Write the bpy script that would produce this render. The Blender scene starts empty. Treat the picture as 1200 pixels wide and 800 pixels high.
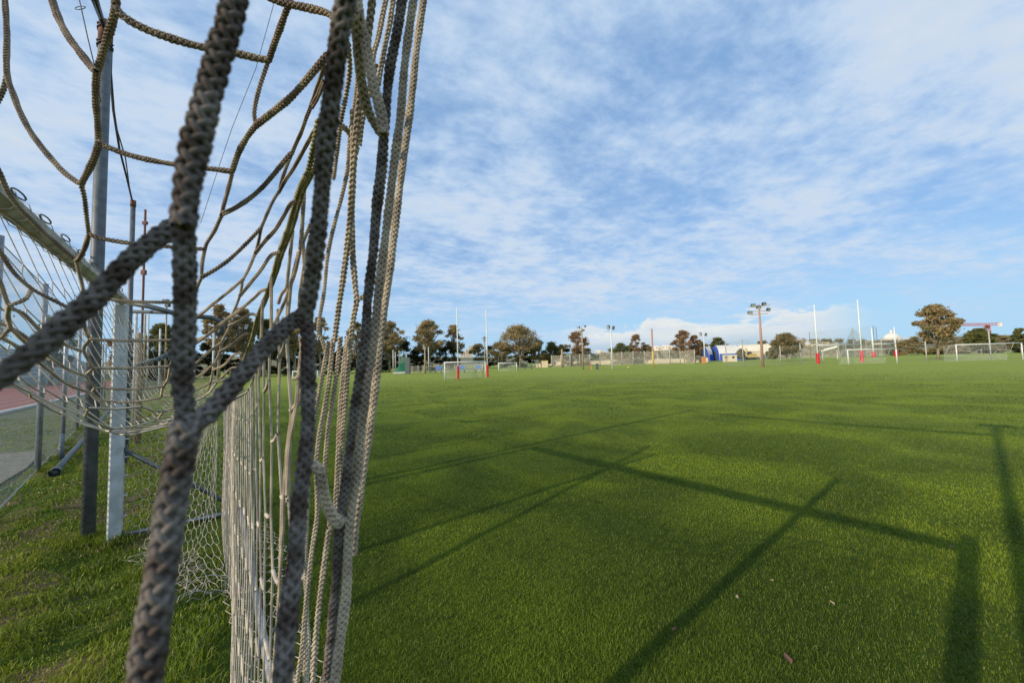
import bpy, math, random
import numpy as np
from mathutils import Vector, Matrix
random.seed(7); rng = np.random.default_rng(7)
R = math.radians
scene = bpy.context.scene
C = scene.collection
# ------------------------------------------------------------------ camera
FPX = 433.0; HC = 1.65; PITCH = 3.17; ROLL = 1.6
p_, r_ = R(PITCH), R(ROLL)
F = Vector((0, math.cos(p_), math.sin(p_)))
R0 = Vector((1, 0, 0)); U0 = Vector((0, -math.sin(p_), math.cos(p_)))
RV = R0*math.cos(r_) - U0*math.sin(r_)
UV = R0*math.sin(r_) + U0*math.cos(r_)
CAM = Vector((0, 0, HC))
cd = bpy.data.cameras.new('camera'); cam = bpy.data.objects.new('camera', cd); C.objects.link(cam)
cd.sensor_width = 36; cd.lens = FPX/1200*36; cd.clip_start = .01; cd.clip_end = 5000
m = Matrix((RV, UV, -F)).transposed().to_4x4(); m.translation = CAM
cam.matrix_world = m; scene.camera = cam
cd.dof.use_dof = True; cd.dof.focus_distance = .9; cd.dof.aperture_fstop = 2.6*1.0
cd.dof.aperture_fstop = 15.0

def ray(px, py): return F + RV*((px-600)/FPX) + UV*((400-py)/FPX)
def at(px, py, d): return CAM + ray(px, py)*d
def G(px, py, z=0.0):
    d = ray(px, py); t = (z-HC)/d.z; return CAM + d*t
def up_at(px, py, base):          # point above/near 'base' plan distance that shows at (px,py)
    d = ray(px, py); t = math.hypot(base.x, base.y)/math.hypot(d.x, d.y); return CAM + d*t
E = Vector((-.627, .779, 0)); B = Vector((.779, .627, 0))     # along the goal, across the goal
def AB(a, b, z): return E*a + B*b + Vector((0, 0, z))

# ------------------------------------------------------------------ helpers
def setp(o, label=None, cat=None, group=None, kind=None):
    if label: o['label'] = label
    if cat: o['category'] = cat
    if group: o['group'] = group
    if kind: o['kind'] = kind
    return o
def empty(name, loc, label, cat, group=None):
    o = bpy.data.objects.new(name, None); o.location = loc; o.empty_display_size = .1
    C.objects.link(o); setp(o, label, cat, group); return o
class MB:
    def __init__(s): s.v = []; s.f = []
    def add(s, vs, fs):
        n = len(s.v); s.v.extend([tuple(x) for x in vs]); s.f.extend([tuple(i+n for i in f) for f in fs])
    def box(s, c, sx, sy, sz, rot=0, top=1.0):
        c = Vector(c); cr, sr = math.cos(rot), math.sin(rot); vs = []
        for z, k in ((-.5, 1), (.5, top)):
            for x, y in ((-.5, -.5), (.5, -.5), (.5, .5), (-.5, .5)):
                X, Y = x*sx*k, y*sy*k; vs.append(c+Vector((X*cr-Y*sr, X*sr+Y*cr, z*sz)))
        s.add(vs, [(3,2,1,0),(4,5,6,7),(0,1,5,4),(1,2,6,5),(2,3,7,6),(3,0,4,7)])
    def beam(s, p, q, w, h, up=Vector((0,0,1)), ch=0.2):      # rounded rectangular bar
        p, q = Vector(p), Vector(q); d = (q-p).normalized(); x = d.cross(up).normalized(); u = x.cross(d)
        k = ch; prof = [(-.5+k,-.5),(.5-k,-.5),(.5,-.5+k),(.5,.5-k),(.5-k,.5),(-.5+k,.5),(-.5,.5-k),(-.5,-.5+k)]
        vs = [c + x*(a*w)+u*(b*h) for c in (p, q) for a, b in prof]; n = 8
        s.add(vs, [(i,(i+1)%n,n+(i+1)%n,n+i) for i in range(n)]+[tuple(range(n-1,-1,-1)), tuple(range(n,2*n))])
    def tube(s, pts, r, n=8, cap=True, r2=None):
        pts = [Vector(p) for p in pts]; m_ = len(pts)
        t0 = (pts[1]-pts[0]).normalized()
        x = t0.cross(Vector((0,0,1)));
        if x.length < .05: x = t0.cross(Vector((1,0,0)))
        x.normalize(); vs = []
        for i, p in enumerate(pts):
            t = (pts[min(i+1,m_-1)]-pts[max(i-1,0)]).normalized()
            x = (x - t*x.dot(t)).normalized(); y = t.cross(x)
            rr = r[i] if isinstance(r, (list, tuple)) else (r if r2 is None else r+(r2-r)*i/(m_-1))
            for k in range(n):
                a = 2*math.pi*k/n; vs.append(p + x*(math.cos(a)*rr) + y*(math.sin(a)*rr))
        fs = [(i*n+k, i*n+(k+1)%n, (i+1)*n+(k+1)%n, (i+1)*n+k) for i in range(m_-1) for k in range(n)]
        if cap: fs += [tuple(range(n-1,-1,-1)), tuple(range((m_-1)*n, m_*n))]
        s.add(vs, fs)
    def quad(s, a, b, c, d): s.add([a,b,c,d], [(0,1,2,3)])
    def build(s, name, mat, parent=None, smooth=False, **kw):
        me = bpy.data.meshes.new(name); me.from_pydata(s.v, [], s.f); me.update()
        if smooth: me.polygons.foreach_set('use_smooth', [True]*len(me.polygons))
        me.materials.append(mat); o = bpy.data.objects.new(name, me); C.objects.link(o)
        if parent is not None:
            o.parent = parent
            pm = Matrix.Translation(parent.location) if parent.parent is None else Matrix.Identity(4)
            if parent.type == 'EMPTY': o.matrix_parent_inverse = pm.inverted()
        setp(o, **kw); return o
def np_mesh(name, verts, loops, starts, mat, parent=None, smooth=False, mats=None, midx=None):
    me = bpy.data.meshes.new(name)
    me.vertices.add(len(verts)); me.vertices.foreach_set('co', verts.astype(np.float32).ravel())
    me.loops.add(len(loops)); me.loops.foreach_set('vertex_index', loops.astype(np.int32))
    me.polygons.add(len(starts)); me.polygons.foreach_set('loop_start', starts.astype(np.int32))
    tot = np.diff(np.append(starts, len(loops))).astype(np.int32)
    me.polygons.foreach_set('loop_total', tot)
    if mats:
        for mm in mats: me.materials.append(mm)
        if midx is not None: me.polygons.foreach_set('material_index', midx.astype(np.int32))
    else: me.materials.append(mat)
    if smooth: me.polygons.foreach_set('use_smooth', np.ones(len(starts), bool))
    me.update(calc_edges=True)
    o = bpy.data.objects.new(name, me); C.objects.link(o)
    if parent is not None:
        o.parent = parent
        if parent.type == 'EMPTY': o.matrix_parent_inverse = Matrix.Translation(parent.location).inverted()
    return o
# ------------------------------------------------------------------ materials
def mat(name, col, rough=.7, metal=0, noise=None, bump=None, col2=None, scale=5, spec=.5, detail=4, coords='Object'):
    m_ = bpy.data.materials.new(name); m_.use_nodes = True; nt = m_.node_tree; b = nt.nodes['Principled BSDF']
    b.inputs['Base Color'].default_value = (*col, 1); b.inputs['Roughness'].default_value = rough
    b.inputs['Metallic'].default_value = metal; b.inputs['Specular IOR Level'].default_value = spec
    tc = nt.nodes.new('ShaderNodeTexCoord')
    if col2:
        n = nt.nodes.new('ShaderNodeTexNoise'); n.inputs['Scale'].default_value = scale; n.inputs['Detail'].default_value = detail
        nt.links.new(tc.outputs[coords], n.inputs['Vector'])
        cr = nt.nodes.new('ShaderNodeValToRGB'); cr.color_ramp.elements[0].position = .38; cr.color_ramp.elements[1].position = .62
        cr.color_ramp.elements[0].color = (*col, 1); cr.color_ramp.elements[1].color = (*col2, 1)
        nt.links.new(n.outputs['Fac'], cr.inputs[0]); nt.links.new(cr.outputs[0], b.inputs['Base Color'])
    if bump:
        n2 = nt.nodes.new('ShaderNodeTexNoise'); n2.inputs['Scale'].default_value = bump[0]; n2.inputs['Detail'].default_value = 3
        nt.links.new(tc.outputs[coords], n2.inputs['Vector'])
        bp = nt.nodes.new('ShaderNodeBump'); bp.inputs['Strength'].default_value = bump[1]; bp.inputs['Distance'].default_value = bump[2]
        nt.links.new(n2.outputs['Fac'], bp.inputs['Height']); nt.links.new(bp.outputs[0], b.inputs['Normal'])
    return m_
M = {}
M['rope'] = mat('rope_fibre', (.52,.43,.31), .9, col2=(.33,.265,.20), scale=70, bump=(900,.5,.0008), spec=.15)
M['rope_shaded'] = mat('shade_darkened_rope_fibre', (.205,.18,.16), .95, col2=(.085,.062,.05), scale=110, bump=(900,.5,.0008), spec=.1)  # nearest cords: their shade is put into the colour, with brown staining
M['rope_green'] = mat('mossy_edge_rope', (.30,.27,.14), .95, col2=(.20,.19,.08), scale=70, spec=.1)
M['darkpole'] = mat('dark_galvanised_steel', (.13,.145,.16), .55, .0, col2=(.085,.095,.105), scale=14, bump=(70,.25,.002))
M['rope_mid'] = mat('brown_net_cord', (.36,.285,.20), .95, col2=(.20,.15,.12), scale=60, bump=(900,.5,.0008), spec=.12)
M['net'] = mat('net_twine', (.58,.51,.40), .9, col2=(.36,.31,.25), scale=22, spec=.15)
M['net_dark'] = mat('thin_net_twine', (.48,.44,.36), .9, spec=.15)
M['white'] = mat('white_painted_metal', (.72,.73,.72), .45, col2=(.62,.63,.6), scale=6)
M['white_worn'] = mat('worn_white_paint', (.60,.63,.64), .5, col2=(.44,.46,.45), scale=9, bump=(60,.2,.002))
M['bar'] = mat('weathered_cream_paint', (.40,.35,.25), .5, col2=(.24,.20,.12), scale=11, bump=(50,.2,.002))
M['galv'] = mat('galvanised_steel', (.40,.41,.41), .5, .5, col2=(.26,.27,.28), scale=14, bump=(70,.25,.002))
M['darkmetal'] = mat('dark_painted_metal', (.08,.10,.11), .55, .2, col2=(.12,.14,.14), scale=12)
M['rust'] = mat('rusty_steel', (.22,.09,.06), .8, .2, col2=(.14,.07,.05), scale=15)
M['pinkpole'] = mat('faded_red_painted_pole', (.42,.25,.18), .7, col2=(.36,.23,.17), scale=4)
M['lamp'] = mat('floodlight_housing', (.04,.045,.05), .4, .3)
M['lampglass'] = mat('floodlight_glass', (.35,.38,.38), .15)
M['wood'] = mat('wooden_pole', (.40,.30,.17), .85, col2=(.30,.22,.13), scale=3)
M['yellow'] = mat('yellow_paint', (.55,.38,.11), .6)
M['orange'] = mat('orange_paint', (.6,.25,.10), .6)
M['red'] = mat('red_vinyl_pad', (.60,.015,.03), .5, col2=(.5,.012,.03), scale=3)
M['concrete'] = mat('pale_concrete', (.45,.43,.39), .85, col2=(.36,.34,.31), scale=2)
M['cream'] = mat('cream_render', (.66,.55,.38), .85, col2=(.60,.50,.35), scale=.5)
M['limestone'] = mat('limestone', (.62,.54,.40), .9, col2=(.50,.43,.32), scale=.3)
M['pale'] = mat('pale_render', (.70,.66,.58), .9)
M['blue'] = mat('blue_cladding', (.05,.12,.48), .6, col2=(.045,.10,.42), scale=1)
M['roofwhite'] = mat('white_roof_sheet', (.75,.72,.64), .6, col2=(.68,.64,.55), scale=.4)
M['glass'] = mat('dark_window_glass', (.03,.035,.04), .15)
M['tyre'] = mat('black_tyre', (.02,.02,.02), .9)
M['bench_blue'] = mat('blue_bench_paint', (.12,.25,.55), .6)
M['greennet'] = None
M['cable'] = mat('black_cable', (.03,.03,.035), .6)
M['wire'] = mat('thin_steel_wire', (.12,.13,.15), .6, .3)
M['bark'] = mat('pale_eucalyptus_bark', (.36,.30,.22), .9, col2=(.24,.19,.14), scale=2)
M['stand'] = mat('weathered_concrete_step', (.34,.37,.38), .8, col2=(.27,.30,.31), scale=1.2)
M['stone'] = mat('brown_stone', (.16,.11,.07), .9)
def leafmat(name, c1, c2, c3=None):
    m_ = bpy.data.materials.new(name); m_.use_nodes = True; nt = m_.node_tree; b = nt.nodes['Principled BSDF']
    g = nt.nodes.new('ShaderNodeNewGeometry'); cr = nt.nodes.new('ShaderNodeValToRGB')
    n = nt.nodes.new('ShaderNodeTexNoise'); n.inputs['Scale'].default_value = .45; n.inputs['Detail'].default_value = 2
    nt.links.new(g.outputs['Position'], n.inputs['Vector'])
    ad = nt.nodes.new('ShaderNodeMath'); ad.operation = 'MULTIPLY_ADD'; ad.inputs[1].default_value = .4
    nt.links.new(g.outputs['Random Per Island'], ad.inputs[0])
    sc_ = nt.nodes.new('ShaderNodeMath'); sc_.operation = 'MULTIPLY_ADD'; sc_.inputs[1].default_value = 1.4; sc_.inputs[2].default_value = -.4
    nt.links.new(n.outputs['Fac'], sc_.inputs[0]); nt.links.new(sc_.outputs[0], ad.inputs[2])
    nt.links.new(ad.outputs[0], cr.inputs[0])
    cr.color_ramp.elements[0].position = .2; cr.color_ramp.elements[0].color = (*c1, 1)
    cr.color_ramp.elements[1].position = .9; cr.color_ramp.elements[1].color = (*c2, 1)
    nt.links.new(cr.outputs[0], b.inputs['Base Color']); b.inputs['Roughness'].default_value = .8
    b.inputs['Specular IOR Level'].default_value = .2
    tl = nt.nodes.new('ShaderNodeBsdfTranslucent'); nt.links.new(cr.outputs[0], tl.inputs[0]); ms = nt.nodes.new('ShaderNodeMixShader'); ms.inputs[0].default_value = .45
    nt.links.new(b.outputs[0], ms.inputs[1]); nt.links.new(tl.outputs[0], ms.inputs[2]); nt.links.new(ms.outputs[0], nt.nodes['Material Output'].inputs[0])
    return m_
M['leaf_brown'] = leafmat('olive_brown_leaves', (.26,.21,.10), (.56,.42,.22))
M['leaf_rust'] = leafmat('rusty_leaves', (.22,.14,.08), (.50,.31,.17))
M['leaf_green'] = leafmat('dark_green_leaves', (.09,.11,.04), (.26,.25,.085))
M['leaf_dark'] = leafmat('dark_evergreen_leaves', (.025,.03,.016), (.085,.085,.035))
M['leaf_olive'] = leafmat('dusty_olive_leaves', (.21,.18,.09), (.46,.37,.19))

def meshwire(name, col, cell, width, alpha=1.0, diamond=True):
    m_ = bpy.data.materials.new(name); m_.use_nodes = True; nt = m_.node_tree; N = nt.nodes; L = nt.links
    b = N['Principled BSDF']; b.inputs['Base Color'].default_value = (*col, 1); b.inputs['Roughness'].default_value = .6
    out = N['Material Output']; tc = N.new('ShaderNodeUVMap'); sep = N.new('ShaderNodeSeparateXYZ'); L.new(tc.outputs[0], sep.inputs[0])
    def mth(op, a, b_=None):
        n = N.new('ShaderNodeMath'); n.operation = op
        for i, v in enumerate((a, b_)):
            if v is None: continue
            if isinstance(v, (int, float)): n.inputs[i].default_value = v
            else: L.new(v, n.inputs[i])
        return n.outputs[0]
    u, v = sep.outputs[0], sep.outputs[1]
    if diamond: a1, a2 = mth('ADD', u, v), mth('SUBTRACT', u, v)
    else: a1, a2 = u, v
    def line(x):
        fr = mth('FRACT', mth('DIVIDE', x, cell)); return mth('LESS_THAN', mth('ABSOLUTE', mth('SUBTRACT', fr, .5)), width/cell/2)
    mk = mth('MAXIMUM', line(a1), line(a2))
    if alpha < 1: mk = mth('MULTIPLY', mk, alpha)
    tr = N.new('ShaderNodeBsdfTransparent'); mx = N.new('ShaderNodeMixShader')
    L.new(mk, mx.inputs[0]); L.new(tr.outputs[0], mx.inputs[1]); L.new(b.outputs[0], mx.inputs[2]); L.new(mx.outputs[0], out.inputs[0])
    return m_
M['chain'] = meshwire('chain_link_wire', (.42,.45,.47), .06, .010)
M['farchain'] = meshwire('far_chain_link_wire', (.50,.46,.38), .08, .014)
M['dropnet'] = meshwire('ball_stop_netting', (.30,.36,.32), .12, .008, diamond=False)
M['greennet'] = meshwire('green_cage_netting', (.02,.22,.13), .06, .028, diamond=False)
M['goalnet_far'] = meshwire('far_goal_net', (.7,.7,.66), .14, .012, diamond=False)
def net_plane(name, p0, p1, z0, z1, mat_, parent, thick=None, top=None):
    # a thin sheet of netting, upright between plan points p0,p1
    me = bpy.data.meshes.new(name); p0, p1 = Vector(p0), Vector(p1); n = 12
    L_ = (p1-p0).length; vs = []; fs = []; uv = []
    zt = top if top else (lambda t: z1)
    for i in range(n+1):
        t = i/n; p = p0.lerp(p1, t); vs += [(p.x, p.y, z0), (p.x, p.y, zt(t))]
    for i in range(n): fs.append((2*i, 2*i+2, 2*i+3, 2*i+1))
    me.from_pydata(vs, [], fs); ul = me.uv_layers.new(name='UVMap')
    for pl in me.polygons:
        for li in pl.loop_indices:
            vi = me.loops[li].vertex_index; ul.data[li].uv = ((vi//2)/n*L_, vs[vi][2])
    me.materials.append(mat_); o = bpy.data.objects.new(name, me); C.objects.link(o)
    if parent is not None:
        o.parent = parent; o.matrix_parent_inverse = Matrix.Translation(parent.location).inverted()
    return o

# ------------------------------------------------------------------ light and sky
SUN = Vector((-1.803, -1.427, 1)).normalized()
el = math.asin(SUN.z); az = math.atan2(SUN.x, SUN.y)
sl = bpy.data.lights.new('sun', 'SUN'); sl.energy = 3.6; sl.angle = R(.55); sl.color = (1, .86, .66)
so = bpy.data.objects.new('sun', sl); C.objects.link(so); so.rotation_euler = SUN.to_track_quat('Z', 'Y').to_euler()
w = bpy.data.worlds.new('World'); scene.world = w; w.use_nodes = True; nt = w.node_tree; N = nt.nodes; L = nt.links
for n in list(N): N.remove(n)
def nd(t, **kw):
    n = N.new(t)
    for k, v in kw.items(): setattr(n, k, v)
    return n
def mth(op, a, b_=None, c_=None, clamp=False):
    n = N.new('ShaderNodeMath'); n.operation = op; n.use_clamp = clamp
    for i, v in enumerate((a, b_, c_)):
        if v is None: continue
        if isinstance(v, (int, float)): n.inputs[i].default_value = v
        else: L.new(v, n.inputs[i])
    return n.outputs[0]
def ramp(x, a, b_, lo=0, hi=1):
    n = N.new('ShaderNodeMapRange'); n.interpolation_type = 'SMOOTHSTEP'
    n.inputs[1].default_value = a; n.inputs[2].default_value = b_; n.inputs[3].default_value = lo; n.inputs[4].default_value = hi
    L.new(x, n.inputs[0]); return n.outputs[0]
sky = nd('ShaderNodeTexSky', sky_type='NISHITA'); sky.sun_disc = False; sky.sun_elevation = el; sky.sun_rotation = az % (2*math.pi)
sky.air_density = 1.0; sky.dust_density = .25; sky.ozone_density = 3.0
tc = nd('ShaderNodeTexCoord'); sp = nd('ShaderNodeSeparateXYZ'); L.new(tc.outputs['Generated'], sp.inputs[0])
x, y, z = sp.outputs
zc = mth('MAXIMUM', z, 0.0); den = mth('ADD', zc, .10)
def comb(a, b_, c_=0.0):
    n = N.new('ShaderNodeCombineXYZ')
    for i, v in enumerate((a, b_, c_)):
        if isinstance(v, (int, float)): n.inputs[i].default_value = v
        else: L.new(v, n.inputs[i])
    return n.outputs[0]
px_ = mth('DIVIDE', x, den); py_ = mth('DIVIDE', y, den)
ang = R(25)     # streak direction
qx = mth('ADD', mth('MULTIPLY', px_, math.cos(ang)), mth('MULTIPLY', py_, math.sin(ang)))
qy = mth('SUBTRACT', mth('MULTIPLY', py_, math.cos(ang)), mth('MULTIPLY', px_, math.sin(ang)))
def noise(vec, sc_, det, rough=.5, dist=0.0):
    n = nd('ShaderNodeTexNoise'); n.inputs['Scale'].default_value = sc_; n.inputs['Detail'].default_value = det
    n.inputs['Roughness'].default_value = rough; n.inputs['Distortion'].default_value = dist; L.new(vec, n.inputs['Vector']); return n.outputs['Fac']
big = noise(comb(mth('MULTIPLY', qx, .5), qy, 3.1), .8, 3, .5, .4)
fine = noise(comb(mth('MULTIPLY', qx, .8), qy, 7.0), 8.5, 5, .6, .15)
med = noise(comb(mth('MULTIPLY', qx, .7), qy, 1.0), 2.3, 4, .55, .3)
dens = mth('ADD', mth('ADD', mth('MULTIPLY', big, .75), mth('MULTIPLY', med, .6)), mth('MULTIPLY', fine, .65))
cov = ramp(z, .03, .20, -.24, .03)       # fewer sheet clouds right above the horizon
dens = mth('ADD', dens, cov)
alto = ramp(dens, .73, 1.13, 0.14, .93)
alto = mth('MULTIPLY', alto, ramp(z, .0, .06, 0.0, 1))
# low cumulus bank
azn = mth('ARCTAN2', x, y)
cum = noise(comb(mth('MULTIPLY', azn, 1.0), mth('MULTIPLY', z, 2.0), 5.3), 9.0, 6, .55, .2)
cumw = noise(comb(azn, 0.0, 2.7), 2.2, 2)
top = mth('MULTIPLY_ADD', cumw, .16, -.024)
c1 = mth('SUBTRACT', mth('ADD', mth('MULTIPLY', cum, .16), top), mth('ADD', z, .045))
cumm = ramp(c1, .0, .014, 0, 1)
side = mth('MULTIPLY', ramp(azn, .08, .22, 0, 1), ramp(azn, .66, .80, 1, 0.0))
cumm = mth('MULTIPLY', cumm, mth('MULTIPLY', side, .80))
shade = ramp(c1, .0, .035, 1, 0)
low = ramp(z, .015, .11, 0, 1)
ccol = nd('ShaderNodeMix', data_type='RGBA'); L.new(mth('ADD', mth('MULTIPLY', shade, .35), mth('MULTIPLY', ramp(mth('ADD', z, mth('MULTIPLY', cum, .05)), .045, .085, 0, 1), .65)), ccol.inputs[0])
ccol.inputs[6].default_value = (.44,.55,.66,1); ccol.inputs[7].default_value = (.96,.89,.76,1)
acol = nd('ShaderNodeMix', data_type='RGBA'); L.new(ramp(dens, .9, 1.35), acol.inputs[0])
acol.inputs[6].default_value = (.47,.61,.80,1); acol.inputs[7].default_value = (.60,.67,.75,1)
bg = nd('ShaderNodeBackground'); L.new(sky.outputs[0], bg.inputs[0]); bg.inputs[1].default_value = .125
bg2 = nd('ShaderNodeBackground'); L.new(acol.outputs[2], bg2.inputs[0]); bg2.inputs[1].default_value = 1.0
bg3 = nd('ShaderNodeBackground'); L.new(ccol.outputs[2], bg3.inputs[0]); bg3.inputs[1].default_value = .95
m1 = nd('ShaderNodeMixShader'); L.new(cumm, m1.inputs[0]); L.new(bg.outputs[0], m1.inputs[1]); L.new(bg3.outputs[0], m1.inputs[2])
bgh = nd('ShaderNodeBackground'); bgh.inputs[0].default_value = (.36,.61,.82,1); bgh.inputs[1].default_value = 1.0
bgz = nd('ShaderNodeBackground'); bgz.inputs[0].default_value = (.185,.39,.73,1); bgz.inputs[1].default_value = 1.0
mz = nd('ShaderNodeMixShader'); mz.inputs[0].default_value = .62; L.new(bg.outputs[0], mz.inputs[1]); L.new(bgz.outputs[0], mz.inputs[2])
m0 = nd('ShaderNodeMixShader'); L.new(ramp(z, .0, .30, .85, 0), m0.inputs[0]); L.new(mz.outputs[0], m0.inputs[1]); L.new(bgh.outputs[0], m0.inputs[2]); L.new(m0.outputs[0], m1.inputs[1])
m2 = nd('ShaderNodeMixShader'); L.new(alto, m2.inputs[0]); L.new(m1.outputs[0], m2.inputs[1]); L.new(bg2.outputs[0], m2.inputs[2])
wo = nd('ShaderNodeOutputWorld'); L.new(m2.outputs[0], wo.inputs[0])
scene.view_settings.view_transform = 'Standard'; scene.view_settings.look = 'None'
scene.view_settings.exposure = .17; scene.view_settings.gamma = 1
scene.cycles.max_bounces = 6; scene.cycles.transparent_max_bounces = 24; scene.cycles.caustics_reflective = False
scene.cycles.caustics_refractive = False

# ------------------------------------------------------------------ ground
def gmat():
    m_ = bpy.data.materials.new('turf_soil'); m_.use_nodes = True; nt = m_.node_tree; N = nt.nodes; L = nt.links; b = N['Principled BSDF']
    g = N.new('ShaderNodeNewGeometry')
    def nz(s, d, vec=None, dist=0):
        n = N.new('ShaderNodeTexNoise'); n.inputs['Scale'].default_value = s; n.inputs['Detail'].default_value = d
        n.inputs['Distortion'].default_value = dist; L.new(vec or g.outputs['Position'], n.inputs['Vector']); return n.outputs['Fac']
    mp = N.new('ShaderNodeMapping'); mp.inputs['Scale'].default_value = (.35,1,1); mp.inputs['Rotation'].default_value = (0,0,R(0)); L.new(g.outputs['Position'], mp.inputs[0])
    def mixc(f, a, b_, lo, hi):
        mr = N.new('ShaderNodeMapRange'); mr.inputs[1].default_value = lo; mr.inputs[2].default_value = hi; L.new(f, mr.inputs[0])
        mx = N.new('ShaderNodeMix'); mx.data_type = 'RGBA'; L.new(mr.outputs[0], mx.inputs[0])
        for i, v in ((6, a), (7, b_)):
            if isinstance(v, tuple): mx.inputs[i].default_value = (*v, 1)
            else: L.new(v, mx.inputs[i])
        return mx.outputs[2]
    c = mixc(nz(.55, 5, None, .6), (.075,.120,.013), (.125,.180,.016), .40, .62)
    c = mixc(nz(.12, 3, mp.outputs[0]), c, (.150,.205,.022), .47, .72)
    c = mixc(nz(9, 4), c, (.045,.075,.012), .52, .75)
    c0n = c
    # near turf colour darkened for shade between the blades, paler with distance
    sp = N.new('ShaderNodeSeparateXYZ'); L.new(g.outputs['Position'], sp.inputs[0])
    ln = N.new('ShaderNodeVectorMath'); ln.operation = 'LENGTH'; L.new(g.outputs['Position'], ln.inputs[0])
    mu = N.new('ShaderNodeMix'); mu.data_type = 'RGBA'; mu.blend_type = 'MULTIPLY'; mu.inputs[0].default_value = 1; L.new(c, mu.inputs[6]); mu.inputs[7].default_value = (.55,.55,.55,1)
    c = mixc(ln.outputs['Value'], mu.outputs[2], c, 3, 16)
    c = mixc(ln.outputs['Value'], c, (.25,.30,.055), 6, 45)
    c = mixc(nz(.05, 4, mp.outputs[0]), c, (.22,.22,.09), .55, .8)
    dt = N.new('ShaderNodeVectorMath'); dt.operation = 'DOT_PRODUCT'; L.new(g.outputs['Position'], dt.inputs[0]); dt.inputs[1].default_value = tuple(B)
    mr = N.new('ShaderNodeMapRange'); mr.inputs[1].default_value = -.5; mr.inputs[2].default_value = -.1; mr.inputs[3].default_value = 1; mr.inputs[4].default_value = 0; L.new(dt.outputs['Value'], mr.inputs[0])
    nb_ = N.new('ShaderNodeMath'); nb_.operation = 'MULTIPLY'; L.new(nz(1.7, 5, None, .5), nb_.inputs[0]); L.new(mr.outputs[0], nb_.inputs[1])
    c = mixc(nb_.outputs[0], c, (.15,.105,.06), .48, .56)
    L.new(c, b.inputs['Base Color']); b.inputs['Roughness'].default_value = .9; b.inputs['Specular IOR Level'].default_value = .1
    bp = N.new('ShaderNodeBump'); bp.inputs['Strength'].default_value = .6; bp.inputs['Distance'].default_value = .03
    L.new(nz(28, 4), bp.inputs['Height']); L.new(bp.outputs[0], b.inputs['Normal'])
    return m_
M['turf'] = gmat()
def undul(X, Y):
    a = X*E.x+Y*E.y; b = X*B.x+Y*B.y
    k = 1/(1+np.exp((b+.3)*4)); far = 1/(1+np.exp((np.hypot(X, Y)-11)*.8))
    h = .035*np.sin(X*2.1+1.3*np.sin(Y*1.7))+.03*np.sin(Y*2.7+.8*np.sin(X*3.1)+1)+.02*np.sin((X+Y)*5.3)
    return h*k*far + (.006*np.sin(X*3.3)*np.sin(Y*2.9))*far
gx = np.concatenate([-np.geomspace(2600, 12, 26), np.linspace(-11.7, 11.7, 160), np.geomspace(12, 2600, 26)])
gy = np.concatenate([-np.geomspace(400, 3.4, 12), np.linspace(-3, 13, 110), np.geomspace(13.5, 3000, 30)])
XX, YY = np.meshgrid(gx, gy); ZZ = undul(XX, YY); nx_, ny_ = len(gx), len(gy)
V_ = np.stack([XX, YY, ZZ], -1).reshape(-1, 3)
ii = (np.arange(ny_-1)[:, None]*nx_+np.arange(nx_-1)[None]).ravel()
quads = np.stack([ii, ii+1, ii+nx_+1, ii+nx_], 1)
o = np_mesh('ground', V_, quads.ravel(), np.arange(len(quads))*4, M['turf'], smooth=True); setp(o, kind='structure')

def poly_sheet(name, pts, z, mat_, **kw):
    mb = MB(); mb.add([(p[0], p[1], z) for p in pts], [tuple(range(len(pts)))]); return mb.build(name, mat_, kind='structure', **kw)
def along(p, t): return Vector((p.x, p.y, 0)) + t
# running track beyond the left fence
M['track'] = mat('red_running_track', (.30,.085,.055), .9, col2=(.26,.075,.05), scale=3, bump=(40,.3,.004))
M['kerbw'] = mat('white_kerb_concrete', (.55,.54,.50), .8)
M['gravel'] = mat('grey_gravel', (.26,.235,.19), .95, col2=(.13,.125,.085), scale=14, bump=(30,.8,.03))
M['verge'] = mat('scrubby_verge', (.055,.08,.018), .95, col2=(.13,.12,.05), scale=3, bump=(15,.6,.04))
l0, l1 = G(0, 484), G(76, 467); dl = (l1-l0).normalized(); nl = Vector((-dl.y, dl.x, 0))
if nl.x > 0: nl = -nl
def strip(name, off0, off1, z, mat_, s0=-25, s1=90):
    a_ = l0+dl*s0; b_ = l0+dl*s1
    return poly_sheet(name, [a_+nl*off0, b_+nl*off0, b_+nl*off1, a_+nl*off1], z, mat_)
strip('running_track', 0, 13, .02, M['track'])
mb = MB(); mb.beam(l0-dl*25+nl*(-.15)+Vector((0,0,.06)), l0+dl*90+nl*(-.15)+Vector((0,0,.06)), .3, .13); mb.build('kerb', M['kerbw'], kind='structure')
for k, off in enumerate((1.2, 2.4, 3.6, 4.8)):
    strip('track_line', off, off+.06, .026, M['kerbw'])
vg = abs((G(58,540)-l0).dot(nl)); strip('verge', -min(vg, 12), -.31, .012, M['verge'])
g0, g1 = G(-60, 600), G(58, 538)
poly_sheet('gravel_path', [G(-80,610), G(0,570), G(30,552), G(46,536), G(40,531), G(0,534), G(-80,545)], .05, M['gravel'])

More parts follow.
